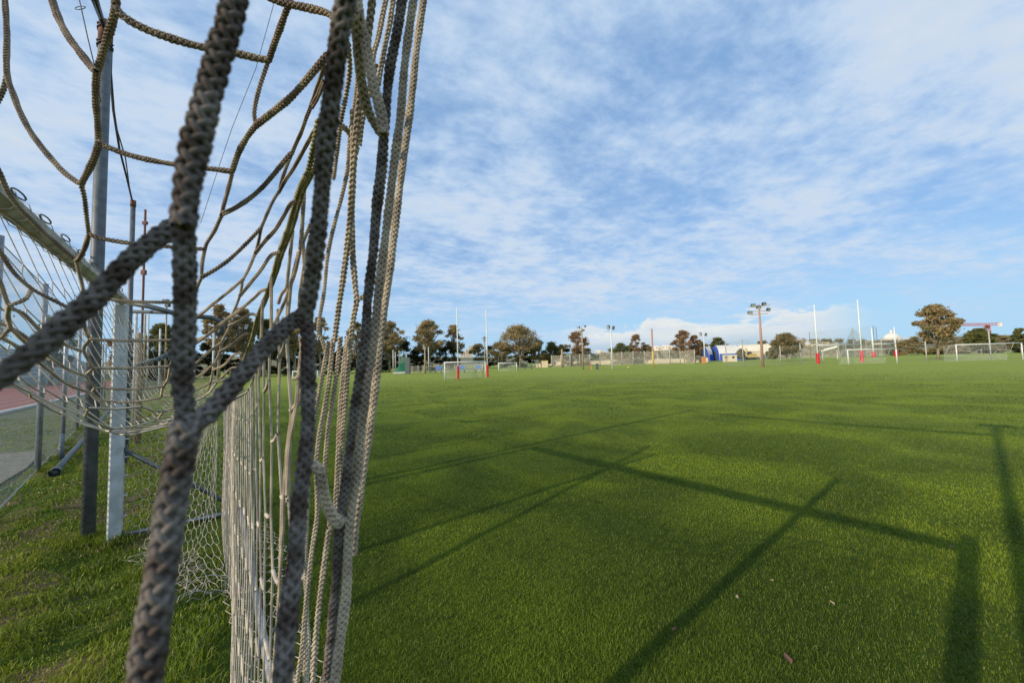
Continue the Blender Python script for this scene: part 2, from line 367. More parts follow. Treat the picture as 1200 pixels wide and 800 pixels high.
# ------------------------------------------------------------------ ropes and nets
def resample(pts, step):
    P = [Vector(p) for p in pts]
    if len(P) > 2:      # catmull-rom
        Q = [P[0]*2-P[1]] + P + [P[-1]*2-P[-2]]; out = []
        for i in range(1, len(Q)-2):
            for k in range(8):
                t = k/8; a, b_, c_, d_ = Q[i-1], Q[i], Q[i+1], Q[i+2]
                out.append(.5*((2*b_)+(c_-a)*t+(2*a-5*b_+4*c_-d_)*t*t+(3*b_-3*c_+d_-a)*t**3))
        out.append(P[-1]); P = out
    A = np.array([tuple(p) for p in P]); s = np.concatenate([[0], np.cumsum(np.linalg.norm(np.diff(A, axis=0), axis=1))])
    n = max(2, int(s[-1]/step)+1); t = np.linspace(0, s[-1], n)
    return np.stack([np.interp(t, s, A[:, k]) for k in range(3)], 1), s[-1]
class Ropes:
    def __init__(s): s.V = []; s.F = []; s.n = 0
    def tube_np(s, P, r, n):
        m_ = len(P); T = np.gradient(P, axis=0); T /= np.linalg.norm(T, axis=1)[:, None]+1e-12
        ref = np.array([.31, .17, .93]) if abs(T[:, 2]).mean() < .7 else np.array([.93, .3, .1])
        X = np.cross(T, ref); X /= np.linalg.norm(X, axis=1)[:, None]; Y = np.cross(T, X)
        a = np.arange(n)*2*np.pi/n
        r = np.broadcast_to(np.asarray(r, float), (m_,))
        V = P[:, None]+r[:, None, None]*(X[:, None]*np.cos(a)[None, :, None]+Y[:, None]*np.sin(a)[None, :, None])
        i = np.arange(m_-1)[:, None]*n; k = np.arange(n)[None]; k2 = (k+1) % n
        q = np.stack([i+k, i+k2, i+n+k2, i+n+k], -1).reshape(-1, 4)+s.n
        s.V.append(V.reshape(-1, 3)); s.F.append(q); s.n += m_*n
    def braid(s, pts, R_, lod=0, kind=3):
        # three plaited strands round the given centre line
        R_ = R_*.95; per = (5.6 if lod < 1 else 4.7)*R_; sp_, ns = ((26, 7), (16, 5), (7, 4))[lod]
        P, Ln = resample(pts, per/sp_)
        m_ = len(P)
        if m_ < 4: s.plain(pts, R_); return
        T = np.gradient(P, axis=0); T /= np.linalg.norm(T, axis=1)[:, None]+1e-12
        view = P-np.array(CAM); view /= np.linalg.norm(view, axis=1)[:, None]
        X = np.cross(T, view); X /= np.linalg.norm(X, axis=1)[:, None]+1e-12; Y = np.cross(T, X)
        # own slow twist, so that the flat of the plait turns about the rope
        tw = random.uniform(-.5, .5)+np.linspace(0, random.uniform(-1, 1)*Ln*6, m_)+.25*np.sin(np.linspace(0, Ln/per*.9, m_)+random.random()*6)
        X2 = X*np.cos(tw)[:, None]+Y*np.sin(tw)[:, None]; Y2 = -X*np.sin(tw)[:, None]+Y*np.cos(tw)[:, None]
        ph = np.linspace(0, Ln/per*2*np.pi, m_)+random.random()*6
        wob = 1+.07*np.sin(ph*.37+1)+.05*np.sin(ph*.153)
        if lod == 0:     # round plait: four strands go round each way over a core
            s.tube_np(P, R_*.62, 8)
            lo = .035*np.sin(ph*.61+2)+.03*np.sin(ph*1.7)
            for dr in (1, -1):
                for k in range(4):
                    t = dr*ph+k*np.pi/2; rr = R_*(.72+dr*.13*np.cos(4*ph)+lo)*wob
                    Q = P+X2*(rr*np.cos(t))[:, None]+Y2*(rr*np.sin(t))[:, None]
                    s.tube_np(Q, R_*.29*(1+.08*np.sin(ph*2.3+k)), ns)
            return
        for k in range(3):
            t = ph+k*2*np.pi/3
            Q = P+X2*(R_*.58*np.sin(t)*wob)[:, None]+Y2*(R_*.48*np.sin(2*t)*wob)[:, None]
            s.tube_np(Q, R_*.44*(1+.07*np.sin(t*1.7)), ns)
        # hairy fibres standing off the rope
    def knob(s, p, r):
        p = np.array(p); P = np.stack([p+np.array((0, 0, 1.))*r*u for u in (-1, -.7, -.25, .25, .7, 1)])
        s.tube_np(P, r*np.array((.15, .72, 1, 1, .72, .15)), 8)
    def plain(s, pts, r, n=4, step=None):
        P = np.array([tuple(p) for p in pts])
        if step: P, _ = resample(pts, step)
        s.tube_np(P, r, n)
    def build(s, name, mat_, parent, **kw):
        V = np.concatenate(s.V); Fq = np.concatenate(s.F)
        o = np_mesh(name, V, Fq.ravel(), np.arange(len(Fq))*4, mat_, parent, smooth=True); setp(o, **kw); return o
def tr(pts, w0, w1=None, real=.005):      # pixel trace + widths -> 3D centre line
    w1 = w0 if w1 is None else w1; n = len(pts)
    S = [0]
    for i in range(1, n): S.append(S[-1]+math.dist(pts[i][:2], pts[i-1][:2]))
    return [at(p[0], p[1], FPX*real/(w0+(w1-w0)*S[i]/S[-1])) for i, p in enumerate(pts)]

net = empty('goal_net', AB(2.6, -.3, 0), 'white braided rope net sagging behind the crossbar, its thick strands crossing the near left', 'goal net')
near = Ropes(); far_r = Ropes()
def rope(pts, w0, w1=None, tgt=None, real=.005, lod=None):
    tgt = tgt or near; wm = (w0+(w1 or w0))/2
    tgt.braid(tr(pts, w0, w1, real), real/2, lod if lod is not None else (0 if wm > 8.5 else 1))
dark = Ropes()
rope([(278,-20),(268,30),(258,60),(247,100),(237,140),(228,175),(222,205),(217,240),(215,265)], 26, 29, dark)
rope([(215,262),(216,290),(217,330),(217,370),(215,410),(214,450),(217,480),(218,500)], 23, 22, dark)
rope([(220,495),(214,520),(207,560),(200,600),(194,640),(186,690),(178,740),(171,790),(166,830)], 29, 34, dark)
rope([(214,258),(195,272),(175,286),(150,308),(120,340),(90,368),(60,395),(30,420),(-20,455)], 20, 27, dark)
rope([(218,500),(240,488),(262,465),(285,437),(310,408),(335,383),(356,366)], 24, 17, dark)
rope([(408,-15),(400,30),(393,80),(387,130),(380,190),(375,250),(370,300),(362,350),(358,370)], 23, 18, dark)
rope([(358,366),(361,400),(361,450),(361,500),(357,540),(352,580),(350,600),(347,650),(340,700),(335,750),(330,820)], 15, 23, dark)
rope([(357,548),(366,545),(374,551),(377,566),(380,582),(386,598),(396,612),(403,606)], 13, 12)
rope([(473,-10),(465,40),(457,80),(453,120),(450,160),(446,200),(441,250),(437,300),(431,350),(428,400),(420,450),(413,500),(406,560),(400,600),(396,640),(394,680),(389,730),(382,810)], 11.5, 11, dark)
rope([(486,-10),(479,40),(474,80),(470,130),(465,170),(461,200),(455,250),(449,300),(443,350),(438,400),(430,450),(424,500),(418,560),(411,600),(408,640),(406,690),(400,740),(390,815)], 9.5, 11.5)
rope([(498,-10),(492,30),(488,60),(484,100),(478,150),(471,200),(466,240),(460,290),(455,330),(449,370),(444,410),(440,450),(433,505),(424,560),(417,610),(413,650)], 8, 10)
rope([(417,-15),(421,20),(430,60),(438,100),(446,130),(450,158)], 12, 13)
rope([(419,15),(419,50),(423,90),(429,122),(440,148),(449,160)], 13, 10)
rope([(437,-10),(434,20),(430,50),(424,90),(420,130),(416,170),(413,210),(409,270),(403,320),(397,360),(392,400)], 10, 7)
rope([(450,160),(451,185),(448,215),(446,240)], 9, 8)
rope([(414,130),(414,200),(412,250),(413,290),(415,320),(418,352)], 8, 7.5)
rope([(417,353),(426,347),(432,343)], 6)
rope([(418,353),(414,375),(411,400),(407,440),(404,480),(400,530),(398,580)], 7, 6.2)
rope([(454,-10),(448,20),(443,45),(438,62),(436,80)], 6.5); rope([(462,-10),(457,25),(451,55),(447,75),(443,100)], 6.5)
rope([(408,50),(410,80),(406,110),(400,140),(395,180),(391,210)], 7, 5)
rope([(420,60),(417,110),(410,160),(407,200),(398,240),(390,270),(384,300),(380,340),(373,385),(378,400),(384,420)], 5, 5)
rope([(392,22),(388,60),(384,100),(380,150)], 9, 8); rope([(394,15),(391,45),(389,80),(386,130)], 9, 8)
rope([(440,75),(432,110),(425,140),(421,170)], 7, 6.5)
rope([(397,145),(407,153),(414,165),(419,176)], 8, 7)
# hexagons of the roof net, close to the lens
hexes = [
 ([(5,-10),(8,40),(8,85),(16,112),(25,135),(38,158),(55,180),(74,201),(94,216)], 6, 7),
 ([(8,90),(4,105),(-6,125)], 6, 6),
 ([(58,-10),(68,20),(80,43),(95,63),(108,80),(113,84)], 7.5, 8.5),
 ([(136,-10),(135,12),(130,32),(123,54),(117,74),(113,84)], 9, 8),
 ([(135,10),(148,22),(170,34),(200,45),(235,55),(265,60),(295,67),(315,71)], 10, 9),
 ([(113,84),(112,110),(114,140),(116,166)], 7.5, 6.5),
 ([(116,166),(130,174),(160,184),(200,192),(240,197),(272,201)], 7, 6.5),
 ([(116,168),(110,186),(103,201),(95,216)], 7.5, 7),
 ([(95,216),(99,232),(101,250),(104,274)], 6, 5.5),
 ([(272,201),(280,178),(290,160),(300,147)], 6.5, 7),
 ([(300,147),(298,130),(304,103),(314,73)], 6, 6),
 ([(315,71),(322,50),(330,28),(338,6)], 7, 8),
 ([(305,-8),(322,0),(338,5),(362,10),(384,16),(392,26),(390,45)], 9, 9),
 ([(336,6),(344,-12)], 8, 8),
 ([(300,147),(318,133),(342,113),(365,87),(384,64)], 8, 9),
 ([(105,275),(122,280),(145,284),(175,287),(210,290),(240,292)], 6, 5.5),
 ([(104,275),(100,289),(94,301),(89,306)], 6, 5.5),
 ([(272,203),(268,220),(263,238),(260,251)], 5.8, 5.2),
 ([(260,251),(275,244),(292,233),(308,219),(322,203),(334,188),(342,179)], 6, 6.5),
 ([(260,252),(251,271),(243,284),(240,291)], 5.2, 5),
 ([(240,292),(237,308),(236,325)], 5, 4.8),
 ([(236,325),(252,316),(270,303),(290,284),(306,267)], 5.5, 5.2),
 ([(236,325),(230,338),(222,348),(206,354)], 4.6, 4.4),
 ([(306,267),(315,246),(322,232),(327,225)], 4.6, 4.5),
 ([(327,225),(331,209),(336,195),(342,180)], 4.4, 4.6),
 ([(327,225),(334,212),(343,199),(352,183),(362,165),(369,153),(377,150)], 4.5, 5.5),
 ([(342,180),(347,168),(353,155),(359,138),(364,126)], 4.8, 5.2),
 ([(364,126),(373,99),(381,75)], 5.2, 5.8), ([(365,126),(372,114),(380,95)], 5.6, 6.5),
 ([(306,267),(303,283),(299,297)], 4.5, 4.2),
 ([(299,297),(311,282),(322,270),(332,254),(340,240),(347,235)], 5, 5.4),
 ([(299,297),(292,314),(285,327)], 4, 4), ([(285,327),(270,340),(250,356),(230,371),(206,376)], 4.6, 4),
 ([(284,328),(283,338),(281,347)], 3.8, 3.8), ([(281,347),(294,331),(306,316),(317,300),(328,295)], 4.6, 4.8),
 ([(281,347),(276,360),(270,372)], 3.6, 3.6), ([(270,372),(256,383),(236,396),(205,398)], 3.9, 3.5),
 ([(270,372),(285,360),(299,348),(306,341),(313,339)], 4, 4.2),
 ([(90,306),(93,320),(97,337),(100,350),(122,350)], 5.2, 4.6), ([(122,350),(150,353),(180,354),(206,354)], 4.8, 4.6),
 ([(99,348),(97,370),(100,386),(105,397)], 4.8, 4.2), ([(105,397),(140,399),(175,399),(205,398)], 4.4, 4),
 ([(90,306),(72,291),(53,274),(38,259),(25,246),(10,226),(2,208),(-8,188)], 5.2, 6.5),
 ([(206,354),(208,365),(206,376)], 4.2, 4), ([(206,376),(207,388),(205,398)], 4, 3.8),
 ([(97,370),(75,358),(55,348),(37,338),(15,318),(-6,284)], 4.8, 5.6),
 ([(96,412),(75,403),(60,392),(47,387),(28,368),(11,358),(0,330),(-8,318)], 4.4, 5.4),
 ([(11,358),(9,371),(12,384)], 6, 5.6), ([(12,384),(30,402),(50,417)], 5, 4.4), ([(12,384),(2,395),(-8,400)], 5, 5),
 ([(37,338),(30,350),(11,358)], 5, 5.2),
]
hexes += [
 ([(226,404),(242,394),(258,380),(270,371)],4,4),([(207,412),(226,426),(241,415),(260,401)],3.9,3.9),([(200,438),(229,442),(252,425)],3.6,3.6),
 ([(269,382),(283,375),(294,368),(301,370)],4,4.2),([(270,371),(269,383),(260,401),(258,412),(253,423),(250,433),(247,448),(243,458)],3.6,3),
 ([(258,412),(272,404),(284,394),(292,391)],3.6,3.8),([(250,433),(262,428),(274,416),(284,413)],3.3,3.5),([(246,449),(258,444),(270,432),(278,430)],3,3),
 ([(105,398),(98,410),(109,431)],4.4,4.2),([(109,431),(150,431),(200,429)],4.2,3.8),([(109,432),(101,441),(112,454)],4,3.8),([(112,454),(150,456),(191,453)],3.8,3.5),
 ([(205,398),(206,412),(200,428),(197,444),(191,454),(189,464)],3.9,3.3),([(112,454),(108,461),(118,469)],3.6,3.4),([(118,469),(150,471),(188,466)],3.4,3.2),
 ([(101,441),(80,433),(60,420),(40,403),(20,388),(-6,376)],4.2,5),([(108,461),(85,453),(68,443),(50,428),(28,410),(-6,392)],3.8,4.8),([(206,376),(226,375)],4,4),
 ([(189,464),(215,462),(246,449)],3.2,3.1),([(52,420),(60,421)],4.2,4.2)]
mid = Ropes()
for pts, w0, w1 in hexes: rope(pts, w0*.9, w1*.9, tgt=(mid if min(p[1] for p in pts) < 290 else near), real=.0045, lod=(0 if w0+w1 > 13 else 1))
# edge rope ("spine") where the roof net meets the upright sheet
spine_px = [(374,140),(362,198),(352,220),(346,238),(337,270),(327,297),(319,325),(310,350),(301,372),(295,396),(287,418),(277,442),(265,463),(258,476)]
spine_d = [.33,.37,.40,.42,.46,.52,.60,.70,.80,.92,1.10,1.5,2.3,3.6]
spine = [at(px, py, d) for (px, py), d in zip(spine_px, spine_d)]
gr = Ropes(); gr.braid(spine, .0034, 1); gr.braid([p+Vector((.004,.003,.003)) for p in spine[:-3]], .0026, 1)
gr.build('edge_rope', M['rope_green'], net, label='greenish mossy edge rope of the net')
# short verticals hanging under the spine
for pts, w_ in [([(357,205),(355,250),(352,292)],5),([(364,262),(357,279),(352,293),(346,318),(341,333)],4.5),([(350,295),(341,330),(333,355),(320,382)],4),
 ([(343,270),(339,308),(336,337)],4.2),([(341,333),(338,368),(337,400)],4),([(318,325),(318,355),(318,385)],3.8),([(308,352),(306,400),(304,440)],3.6),
 ([(364,275),(357,310),(352,342),(350,380)],4.4),([(336,337),(330,345),(326,356)],4)]:
    rope(pts, w_, w_, lod=1)
# upright sheet: strings along b ~ .09, staggered rungs
def sp_z(a):
    return np.interp(a, [.3,.42,.60,.85,1.1,1.5,2,3,4,5.4], [1.93,1.88,1.80,1.72,1.66,1.58,1.53,1.47,1.44,1.45])
def row_z(a):   # height of the first visible row
    return np.interp(a, [.35,.5,.64,.80,.98,1.2,1.45,2.0,3,5.4], [1.68,1.64,1.585,1.525,1.46,1.39,1.32,1.26,1.17,1.13])
def row_p(a): return np.interp(a, [.4,.8,1.2,1.9], [.108,.122,.150,.178])
def sheetP(a, r):    # r = row number (0 = first row), negative above
    z_ = float(row_z(a) - (r)*row_p(a))
    if r < 0: z_ = min(z_, float(sp_z(a)))
    bb = .089+.004*math.sin(a*4.3+.6)+.004*math.sin(z_*5+a*2)+.015*max(0, 1.0-z_)*math.sin(a*2.2+1)
    return AB(a, bb, max(z_, .01))
sh = Ropes(); sh2 = Ropes()
def dz_(r): return min(.022, max(0, .002+.006*r))
js = np.arange(0, 46)
SPA = .106
a_of = [.54+SPA*j+.006*math.sin(j*1.9) for j in js]
for j in js:
    a = a_of[j]; pts = []
    nr = 16
    for r in range(-3, nr):
        if row_z(a)-r*row_p(a) < -.03: break
        if r < 0 and row_z(a)-r*row_p(a) > sp_z(a): continue
        sgn = 1 if (j+r) % 2 == 0 else -1
        pts.append(sheetP(a+.013*sgn+random.uniform(-.003,.003), r)+Vector((0,0,-sgn*dz_(r))))
    top_p = sheetP(a, -9)
    pts = [top_p]+pts
    if len(pts) < 3: continue
    tgt = sh if a < 1.25 else sh2
    if a < 1.25:
        for p, q in zip(pts[:-1], pts[1:]): tgt.braid([p, p.lerp(q, .5), q], .0025, 1)
    else: tgt.plain(pts, .0023)
    if j+1 < len(js):
        for r in range(-3, nr):
            if (j+r) % 2 == 0:
                z_ = row_z(a)-r*row_p(a)
                if z_ < .0 or (r < 0 and z_ > sp_z(a)): continue
                p = sheetP(a+.013, r)-Vector((0,0,dz_(r))); q = sheetP(a_of[j+1]-.013, r)+Vector((0,0,dz_(r)))
                tgt.plain([p, p.lerp(q, .5)+Vector((0,0,-.004)), q], .0036, 6)
sh.build('upright_net_panel', M['net'], net, label='upright sheet of long white net strings with short rungs')
# strings that run down by the bundle
for pts, w0, w1 in [
 ([(385,400),(376,450),(366,505),(361,545)], 5.5, 5.5), ([(391,395),(385,450),(374,512),(371,550),(372,600),(365,650),(358,715),(354,760),(346,815)], 6, 6.5),
 ([(399,395),(393,450),(384,507),(381,560),(386,600),(386,620)], 6, 6), ([(407,395),(400,462),(397,520),(394,580),(395,610)], 6.3, 6.5),
 ([(386,618),(380,660),(374,707),(370,750),(366,815)], 7, 7.5), ([(355,395),(350,440),(347,475),(338,530),(336,580)], 4.5, 4.8),
 ([(352,580),(345,620),(340,650),(333,700),(331,730)], 5, 5.5), ([(329,700),(333,740),(343,790),(346,810)], 5, 6),([(357,720),(358,770),(357,815)],6,6.5),
 ([(350,442),(343,444)], 5, 5)]:
    rope(pts, w0, w1, lod=1)
rope([(352,395),(356,440),(350,470),(340,500),(334,560),(331,620),(328,680),(324,740),(318,820)], 4.4, 5, lod=1)
# roof net (bag) from crossbar to spine
CB = -.756
def bag(a, b):
    a_ = max(a, .3); zs = float(sp_z(a_)); bs = .085
    zl = float(np.interp(a_, [.4,.63,.85,1.0,1.3,1.7,2.2,3,4,5.4], [1.80,1.73,1.655,1.59,1.51,1.45,1.41,1.37,1.38,1.46]))
    zl = min(zl, zs-.015)
    b0 = float(np.interp(a_, [.5,1,2,5.4], [-.12,-.15,-.25,-.3]))
    if b < b0: z_ = zl+(2.39-zl)*((b0-b)/(b0-CB))**1.55
    else: z_ = zl+(zs-zl)*((b-b0)/(bs-b0))**1.7
    return AB(a, b, z_)
bg_n = Ropes(); bg_t = Ropes(); nb = 9
def bagnode(i, k):   # i across, k along, staggered zigzag
    b = CB+(.085-CB)*i/nb; s_ = 1 if (i+k) % 2 == 0 else -1
    a = .66+.098*k+.012*math.sin(k*1.3+i)
    return bag(a, b+.012*s_*(0 < i < nb))
for k in range(4, 49):
    for i in range(0, nb+1):
        p = bagnode(i, k); a = .66+.098*k
        tgt = bg_n if a < 1.5 else bg_t
        def ed(p, q):
            mid = p.lerp(q, .5)+Vector((0,0,-.004))
            if a < 1.0: tgt.braid([p, mid, q], .0024, 2)
            elif a < 1.6: tgt.plain([p, mid, q], .0023, 5)
            else: tgt.plain([p, q], .0023, 4)
        if k < 48 and 0 < i: ed(p, bagnode(i, k+1))
        if i < nb and (i+k) % 2 == 0: ed(p, bagnode(i+1, k))
bg_n.build('roof_net_panel', M['net'], net); 
for s_ in bg_t.V: sh2.V.append(s_)
off = sh2.n
for f_ in bg_t.F: sh2.F.append(f_+off)
sh2.n += bg_t.n
sh2.build('far_net_panel', M['net'], net, label='far stretch of the net, its strings packed close together')
# end net between far post and rear, and the piled hem on the grass
en = Ropes()
def endP(u, v):    # u 0..1 across from post to rear, v 0..1 down
    b = -.74+.86*u; z_ = 2.36+(sp_z(5.3)-2.36)*u**.7; zz = z_*(1-v)
    return AB(5.42+.06*math.sin(u*7+v*3), b, zz+.005)
nu, nv = 15, 40
for i in range(nu+1):
    for k in range(nv):
        s_ = .3/nu*(1 if (i+k) % 2 == 0 else -1)
        s2 = -s_
        en.plain([endP(i/nu+s_*.5, k/nv), endP(i/nu+s2*.5, (k+1)/nv)], .0022)
        if i < nu and (i+k) % 2 == 0: en.plain([endP(i/nu+s_*.5, k/nv), endP((i+1)/nu-s_*.5, k/nv)], .0022)
en.build('end_net_panel', M['net_dark'], net)
hm = Ropes()
TL, TR = at(243,487,3.9), at(254,487,3.6); BL, BR = G(163,652), G(256,712)
def hemP(u, v):
    left = TL.lerp(BL, v); right = TR.lerp(BR, v)
    p = left.lerp(right, u); sag = .35*math.sin(v*math.pi)*(u-.5)
    p = p+Vector((.06*math.sin(u*9+v*5), .05*math.cos(u*7), 0))*v
    p.z += -.25*math.sin(v*math.pi)*.6 + .03*math.sin(u*17+v*9)*v
    p.z = max(p.z, .012+.015*abs(math.sin(u*13+v*21)))
    return p
nu, nv = 13, 30
for i in range(nu+1):
    for k in range(nv):
        s_ = .2/nu*(1 if (i+k) % 2 == 0 else -1)
        en1 = hemP(i/nu+s_, k/nv); hm.plain([en1, hemP(i/nu-s_, (k+1)/nv)], .0024)
        if i < nu and (i+k) % 2 == 0: hm.plain([en1, hemP((i+1)/nu-s_, k/nv)], .0024)
for i in range(70):      # folds of loose twine heaped along the hem
    u, v = random.random(), random.uniform(.82, 1.0); p = hemP(u, v); pts = [p]
    dd = Vector((random.uniform(-1,1), random.uniform(-1,1), 0)).normalized()
    for k in range(4):
        p = p+dd*.05; dd = (dd+Vector((random.uniform(-.8,.8), random.uniform(-.8,.8), 0))).normalized(); pts.append(Vector((p.x, p.y, .015+random.random()*.05)))
    hm.plain(pts, .0024)
def flr(a, b): return AB(a, b+.04*math.sin(a*3+b*5), .02+.035*abs(math.sin(a*4.1+b*9))*abs(math.cos(b*6+a)))
for i in range(8):
    for k in range(52):
        a = .9+k*.075; b = .12+i*.05; s_ = .016*(1 if (i+k) % 2 == 0 else -1)
        hm.plain([flr(a, b+s_), flr(a+.075, b-s_)], .0023)
        if (i+k) % 2 == 0 and i < 7: hm.plain([flr(a, b+s_), flr(a, b+.065-s_)], .0023)
hm.build('net_hem', M['net'], net, label='bottom of the net bunched up on the grass')
mid.build('upper_net_cords', M['rope_mid'], net); near.build('net_strands', M['rope'], net); dark.build('frayed_cord', M['rope_shaded'], net, label='thick grey cord nearest the viewer, its colour darkened for shade')

# ------------------------------------------------------------------ goal frame
goal = empty('football_goal', AB(2.6, CB, 0), 'white football goal frame with its net, crossbar running in from the upper left corner', 'goal')
def cbP(a, db=0, dz=0):
    t = (5.44-a)/5.4; return AB(a, CB+.03*t+db, 2.40+.04*t+dz)
c0, c1_ = cbP(.10), cbP(5.44)
mb = MB(); mb.beam(c0, c1_, .088, .105, ch=.32); mb.build('crossbar', M['bar'], goal, smooth=False)
pf = G(131, 622); c1p = AB(5.44, CB, 0)
mb = MB(); mb.beam(Vector((c1p.x, c1p.y, 0)), Vector((c1p.x, c1p.y, 2.34)), .12, .10, up=B, ch=.15); mb.build('post', M['white_worn'], goal)
pn = AB(.165, CB+.03, 0); mb = MB(); mb.beam(pn, pn+Vector((0,0,2.56)), .12, .10, up=B, ch=.15); mb.build('post', M['white_worn'], goal)
rear = [AB(5.4, .25, .03), AB(.4, .25, .03)]
mb = MB(); mb.tube(rear, .022, 10); mb.build('ground_bar', M['galv'], goal, smooth=True)
mb = MB(); mb.tube([AB(5.44, CB+.04, .88), AB(5.4, .25, .04)], .02, 8); mb.build('stay_bar', M['darkmetal'], goal, smooth=True)
mb = MB(); mb.tube([AB(5.44, CB+.04, .03), AB(5.4, .25, .03)], .02, 8); mb.build('side_ground_bar', M['galv'], goal, smooth=True)
lace = Ropes(); k = 0; pts = []
a = 1.0
while a < 5.35:       # lacing cord wound round the crossbar
    for t in range(8):
        an = t/8*2*math.pi; pts.append(cbP(a+.16*t/8, .054*math.cos(an), .064*math.sin(an)))
    a += .16
lace.plain(pts, .0022, 5); lace.plain([cbP(a_/10, .01, -.068+.006*math.sin(a_*1.9)) for a_ in range(8, 54)], .003, 5)
lace.build('lacing_cord', M['net'], goal)
for i in range(11):
    a = 1.62+i*.35; mb = MB(); pts = []
    for t in range(11):
        an = -.5+t/10*4.6; pts.append(cbP(a+.085*math.cos(an*1.3), .035, .052+.016*math.sin(an*1.3)+.008*math.cos(an*1.3)))
    mb.tube(pts, .004, 6); mb.build('net_hook', M['darkmetal'], goal, smooth=True)
for z_ in (.62,.80,.98,1.2,1.45,1.7,1.95,.42,.22):
    mb = MB(); pts = [AB(5.44+.02*math.cos(t/8*4.5), CB+.055+.028*math.sin(t/8*4.5), z_) for t in range(9)]; mb.tube(pts, .004, 6); mb.build('net_hook', M['white'], goal, smooth=True)

# ------------------------------------------------------------------ poles near the goal
def lampbox(mb, c, d, w_=.5, h=.35, t=.18, tilt=.4):
    pass
bp_ = G(103, 631); tp = up_at(120, 22, bp_); TH = tp.z
pole = empty('net_pole', (bp_.x, bp_.y, 0), 'tall grey steel pole beside the white post, rusty cap and cables at its top', 'pole', 'steel poles along the goal line')
mb = MB(); mb.tube([(bp_.x, bp_.y, -.05), (bp_.x, bp_.y, TH-.3)], .052, 20); mb.build('shaft', M['darkpole'], pole, smooth=True)
mb = MB(); mb.tube([(bp_.x, bp_.y, TH-.3), (bp_.x, bp_.y, TH-.04), (bp_.x, bp_.y, TH)], [.055,.055,.03], 16); mb.build('pole_cap', M['rust'], pole, smooth=True)
for z_ in (TH-.33, TH-.14):
    mb = MB(); pts = [(bp_.x+.06*math.cos(t*.7), bp_.y+.06*math.sin(t*.7), z_+.012*math.sin(t)+.004*t) for t in range(22)]; mb.tube(pts, .008, 6); mb.build('wire_wrap', M['cable'], pole, smooth=True)
# pole with the floodlight head behind the photographer: its shadow lies at the right of the picture
tpz = 6.15; tb = AB(-.09, -1.0, 0)
tp_o = empty('floodlight_pole', (tb.x, tb.y, 0), 'floodlight pole whose T shaped shadow falls on the right of the lawn', 'lamp pole', 'floodlight poles')
mb = MB(); mb.tube([(tb.x, tb.y, -.05), (tb.x, tb.y, tpz)], .062, 16, r2=.05); mb.build('shaft', M['galv'], tp_o, smooth=True)
for s_ in (-1, 1):
    mb = MB(); c = tb+E*(.14*s_)+Vector((0,0,tpz-.02)); mb.beam(c-E*.1, c+E*.1, .12, .12); mb.build('floodlight', M['lamp'], tp_o)
mb = MB(); mb.beam(tb-E*.24+Vector((0,0,tpz-.1)), tb+E*.24+Vector((0,0,tpz-.1)), .04, .04); mb.build('cross_arm', M['galv'], tp_o)
# second, shorter post in the same line, and a leaning one (both left of the frame, shadows on the lawn)
q = AB(1.26, -1.0, 0); po = empty('net_pole', (q.x, q.y, 0), 'short post out of frame whose shadow crosses the crossbar shadow', 'pole', 'steel poles along the goal line')
mb = MB(); mb.tube([q, q+Vector((0,0,3.2))], .04, 12); mb.build('shaft', M['galv'], po, smooth=True)
q0 = AB(2.34, -1.6, 0); q1 = AB(3.97, -1.6, 3.48); po = empty('leaning_pole', (q0.x, q0.y, 0), 'leaning pole left of the frame whose slanting shadow falls beyond the net', 'pole')
mb = MB(); mb.tube([q0, q1], .032, 12); mb.build('shaft', M['galv'], po, smooth=True)
# cables
def sagline(p, q, s, n=14): return [Vector(p).lerp(Vector(q), i/n)-Vector((0,0,s*4*(i/n)*(1-i/n))) for i in range(n+1)]
ztop = TH-.12
mb = MB(); mb.tube(sagline((bp_.x, bp_.y, ztop), (tb.x, tb.y, 5.5), .10), [.018,.03]+[.045]*13, 6)
mb.build('overhead_cable', M['cable'], smooth=True, label='black cable leaving the tall grey pole top towards the upper left edge', cat='cable')
p2b = G(147, 545); p2t = up_at(155, 236, p2b)
po = empty('net_pole', (p2b.x, p2b.y, 0), 'thinner grey pole standing behind the white goal post, cable tied to its top', 'pole', 'steel poles along the goal line')
mb = MB(); mb.tube([(p2b.x, p2b.y, 0), (p2b.x, p2b.y, p2t.z)], .036, 14); mb.build('shaft', M['darkpole'], po, smooth=True)
mb = MB(); mb.tube([(p2b.x, p2b.y, p2t.z-.1), (p2b.x, p2b.y, p2t.z+.02)], .042, 12); mb.build('pole_cap', M['rust'], po, smooth=True)
mb = MB(); mb.tube([tp+Vector((0.06,0,-.1)), up_at(129,80,bp_.lerp(p2b,.1)), up_at(133,130,bp_.lerp(p2b,.3)), up_at(140,175,bp_.lerp(p2b,.6)), up_at(149,210,bp_.lerp(p2b,.85)), p2t], .014, 6)
mb.tube([tp+Vector((0.09,0.02,-.1)), up_at(130,90,bp_.lerp(p2b,.1)), up_at(135,145,bp_.lerp(p2b,.3)), up_at(147,185,bp_.lerp(p2b,.6)), up_at(152,222,bp_.lerp(p2b,.85)), p2t], .008, 6)
mb.build('hanging_cable', M['cable'], smooth=True, label='pair of dark cables drooping from the tall pole to the thinner pole behind it', cat='cable')
wp = [at(85,-60,2.4), at(93,0,2.4), at(103,45,2.45), at(111,78,2.5), at(118,120,2.7)]
mb = MB(); mb.tube(wp, .0035, 5); mb.tube([at(110,-40,2.6), at(114,0,2.8), at(121,22,3.6)], .004, 5); mb.tube([at(98,-40,2.6), at(108,0,2.8), at(117,22,3.6)], .008, 5)
pts = [at(94,9.5,2.41)+Vector((.033*math.cos(t*.785), .01*math.sin(t*.785), .022*math.sin(t*.785))) for t in range(9)]; mb.tube(pts, .0025, 5)
